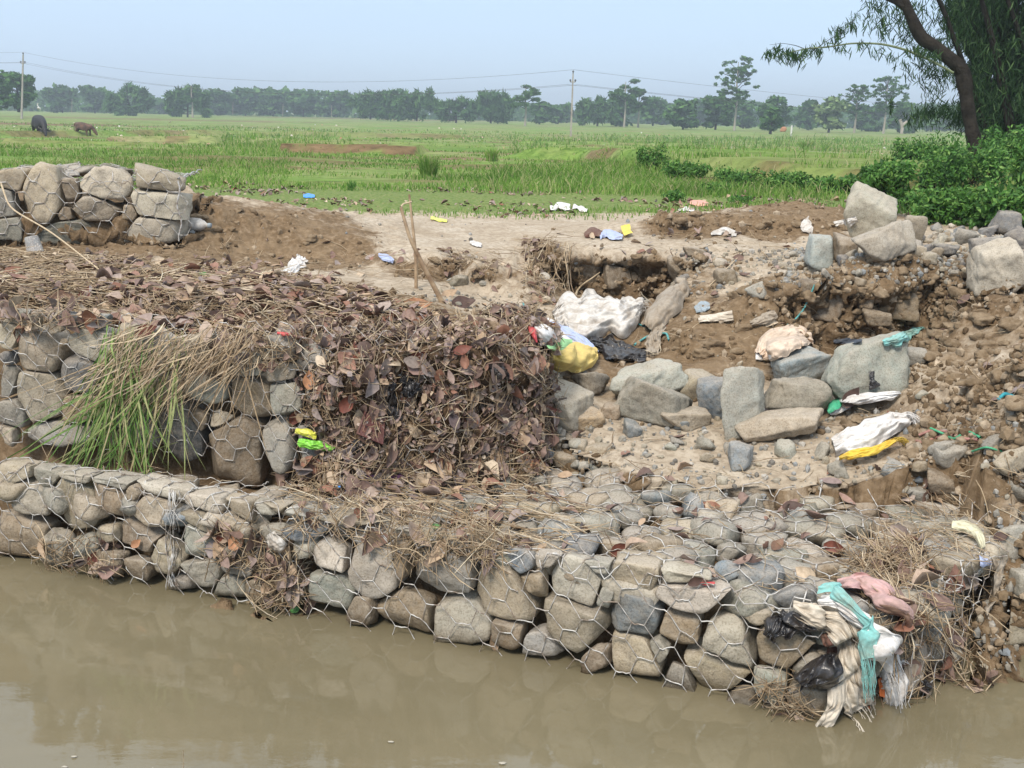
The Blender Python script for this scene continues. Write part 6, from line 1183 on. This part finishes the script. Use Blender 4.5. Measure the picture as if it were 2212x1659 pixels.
pB = pole(1233, 292, 1238, 158, 104, 'concrete power pole standing in the middle of the plain', 1)
for x, yb_, yt_, lab in ((503, 243, 221, 'short white post left of three in front of the left treeline'), (611, 247, 224, 'short white post in the middle of three'), (716, 250, 227, 'short white post right of three'), (155, 228+12, 226-12, 'short post before the left start of the treeline')): pole(x, yb_, x+.5, yt_, 230, lab, 0)
def line_(p, q, sag, off): 
    t = np.linspace(0, 1, 40)[:, None]; Q = p+(q-p)*t+np.array([0, 0, -1])*(4*sag*t*(1-t))+np.array(off); return Q
top = np.array([0, 0, .3]); far_r = PD(2700, 170, 60); far_l = PD(-700, 60, 220)
ends = [(far_l, pA[1]+top, 1.5), (pA[1]+top, pB[1]+top, 2.2), (pB[1]+top, PD(2900, 236, 260), 3.)]
for k, off_ in enumerate(((0, 0, 0), (.5, 0, -1.3), (-.5, 0, -1.3))):
    V, F = tubes(np.concatenate([line_(a, b, s_, off_) for a, b, s_ in ends])[None], .011, 4)
    tag(mk('power_line', V, F, DARKWIRE), ['topmost thin power line strung from pole to pole', 'right one of the lower pair of power lines', 'left one of the lower pair of power lines'][k], 'power line', 'power lines over the plain')
# ------------------------------------------------------------------ grazing animals
def animal(x, yb, hv, d, mat, label, head_right=True, turn=0., horn=True):
    b = PD(x, yb, d); H = hv*d/FV; s = H/1.0
    nodes = {'tail0': (-.62, 0, .84, .07), 'rump': (-.52, 0, .74, .22), 'pel': (-.36, 0, .72, .27), 'belly': (0, 0, .64, .31), 'chest': (.34, 0, .66, .27), 'neck': (.60, 0, .60, .16), 'neck2': (.78, 0, .40, .115), 'head': (.88, 0, .22, .10), 'muz': (.96, 0, .06, .062),
      'hk1l': (-.44, .15, .50, .13), 'hk2l': (-.56, .16, .30, .062), 'hfl': (-.50, .16, .02, .05), 'hk1r': (-.40, -.15, .50, .13), 'hk2r': (-.50, -.16, .30, .062), 'hfr': (-.44, -.16, .02, .05),
      'f1l': (.36, .14, .42, .09), 'f2l': (.38, .14, .24, .055), 'f3l': (.36, .14, .02, .05), 'f1r': (.28, -.14, .42, .09), 'f2r': (.27, -.14, .24, .055), 'f3r': (.30, -.14, .02, .05), 't1': (-.70, 0, .6, .03), 't2': (-.70, 0, .32, .025)}
    E_ = [('tail0', 'rump'), ('rump', 'pel'), ('pel', 'belly'), ('belly', 'chest'), ('chest', 'neck'), ('neck', 'neck2'), ('neck2', 'head'), ('head', 'muz'), ('pel', 'hk1l'), ('hk1l', 'hk2l'), ('hk2l', 'hfl'), ('pel', 'hk1r'), ('hk1r', 'hk2r'), ('hk2r', 'hfr'), ('chest', 'f1l'), ('f1l', 'f2l'), ('f2l', 'f3l'), ('chest', 'f1r'), ('f1r', 'f2r'), ('f2r', 'f3r'), ('tail0', 't1'), ('t1', 't2')]
    names = ['pel']+[k for k in nodes if k != 'pel']; me = bpy.data.meshes.new('body'); me.from_pydata([tuple(np.array(nodes[k][:3])*s) for k in names], [(names.index(a), names.index(c)) for a, c in E_], []); me.materials.append(mat)
    o = empty('buffalo', tuple(b)); tag(o, label, 'buffalo', None); o.rotation_euler.z = turn+(0 if head_right else math.pi)
    bo_ = bpy.data.objects.new('body', me); C.objects.link(bo_); bo_.parent = o; bo_.modifiers.new('skin', 'SKIN'); sv = me.skin_vertices[0].data
    for i_, k in enumerate(names): r_ = nodes[k][3]*s; sv[i_].radius = (r_*.82, r_); sv[i_].use_root = (i_ == 0)
    m_ = bo_.modifiers.new('ss', 'SUBSURF'); m_.levels = m_.render_levels = 2
    for sg in (-1, 1):
        pts = np.array([[.82, sg*.05, .32], [.78, sg*.16, .36], [.70, sg*.22, .42], [.60, sg*.20, .46]])*s
        if horn: hh = mk('horn', *tubes(pts[None], np.array([[.03, .025, .018, .006]])*s, 6), HORN); hh.parent = o
        e_ = mk('ear', *leaves(np.array([[.80, sg*.17, .28]])*s, np.array([[0, sg*1., -.2]]), np.array([[1., 0, .3]]), np.array([.18*s]), np.array([.09*s]), np.array([.1]), np.array([.2]), rows=5), mat); e_.parent = o
    return o
animal(88, 296, 49, 60, HAIR, 'black buffalo grazing, turned away with its head down to the right', True, -.95)
animal(182, 294, 31, 62, BROWNHIDE, 'smaller brown buffalo calf grazing side-on with its head to the right', True, -.15, False)
# egret, small far things
for x, y, d, lab, m_ in ((85, 244, 90, 'white egret behind the black buffalo', WHT),):
    b = PD(x, y, d); V, F = rock_shape((.3, .5, .34), 5, 3, .1, 0); mk_ = empty('egret', tuple(b)); tag(mk_, lab, 'bird'); child('body', V+b+np.array([0, 0, .35]), F, WHT, mk_); child('neck', *tubes([[b+np.array([0, 0, .4]), b+np.array([-.1, 0, .6]), b+np.array([-.05, 0, .75])]], .04, 6), WHT, mk_)
b = PD(1692, 286, 120); V, F = rock_shape((.8, .6, .6), 6, 3, .8, .1); tag(mk('earth_pile', V+b+np.array([0, 0, .3]), F, mat_like('orange_earth', (.42, .2, .11)), loc=b), 'small orange heap beside the low bright tree on the plain', 'heap')
b = PD(1709, 290, 118); V, F = tubes([[b-np.array([0, 0, .2]), b+np.array([0, 0, .7]), b+np.array([0, 0, .9])]], .09, 8); tag(mk('marker_post', V, F, WHT, loc=b), 'small white marker post right of the orange heap', 'post')
for k, (x, y) in enumerate(((1867, 432), (1998, 440), (2025, 438))):
    p_ = P(x, y, 1.05); V, F = tubes([[p_+np.array([0, 0, -.1]), p_+np.array([0, 0, .1])]], .035, 4); tag(mk('marker_tag', V, F, mat_like('ochre_tag', (.5, .3, .1)), loc=p_), ['ochre marker at the left end of the low shrubs', 'left ochre marker of the close pair in the low shrubs', 'right ochre marker of the close pair in the low shrubs'][k], 'marker')
# scraps of litter far out on the plain
sc_ = Acc(); K = 260; x = rs.uniform(0, 2200, K); y = 255+rs.rand(K)**1.4*80; pp = np.array([P(a_, b_, .35) for a_, b_ in zip(x, y)]); pp = pp[pp[:, 1] < 150]; pp[:, 2] = zf(pp[:, :2])+.08
L = .0016*pp[:, 1]+.06*rs.rand(len(pp)); tag(mk('far_litter', *leaves(pp, norm(rs.randn(len(pp), 3)*[1, 1, .3]), norm(rs.randn(len(pp), 3)+[0, -1, .5]), L, L*.7, L*0, L*0, rows=3), M('litter_scrap', (.6, .55, .5), .8, .2, island([(0, (.75, .75, .75)), (.5, (.6, .45, .38)), (1, (.45, .2, .12))]))), 'tiny pale scraps of litter scattered over the plain', 'litter', kind='stuff')
# ------------------------------------------------------------------ haze
def box(name, lo, hi, mat):
    x0, y0, z0 = lo; x1, y1, z1 = hi; V = [(x0, y0, z0), (x1, y0, z0), (x1, y1, z0), (x0, y1, z0), (x0, y0, z1), (x1, y0, z1), (x1, y1, z1), (x0, y1, z1)]
    return mk(name, V, [[3, 2, 1, 0], [4, 5, 6, 7], [0, 1, 5, 4], [1, 2, 6, 5], [2, 3, 7, 6], [3, 0, 4, 7]], mat, smooth=False)
HZ = bpy.data.materials.new('haze_air'); HZ.use_nodes = True; hn = HZ.node_tree; hn.nodes.clear(); ho_ = hn.nodes.new('ShaderNodeOutputMaterial'); pv = hn.nodes.new('ShaderNodeVolumePrincipled')
pv.inputs['Color'].default_value = (.80, .90, 1, 1); pv.inputs['Density'].default_value = .0012; pv.inputs['Anisotropy'].default_value = .2; hn.links.new(pv.outputs[0], ho_.inputs['Volume'])
tag(box('haze', (-1500, -40, -2.2), (1500, 1900, 34), HZ), kind='stuff')
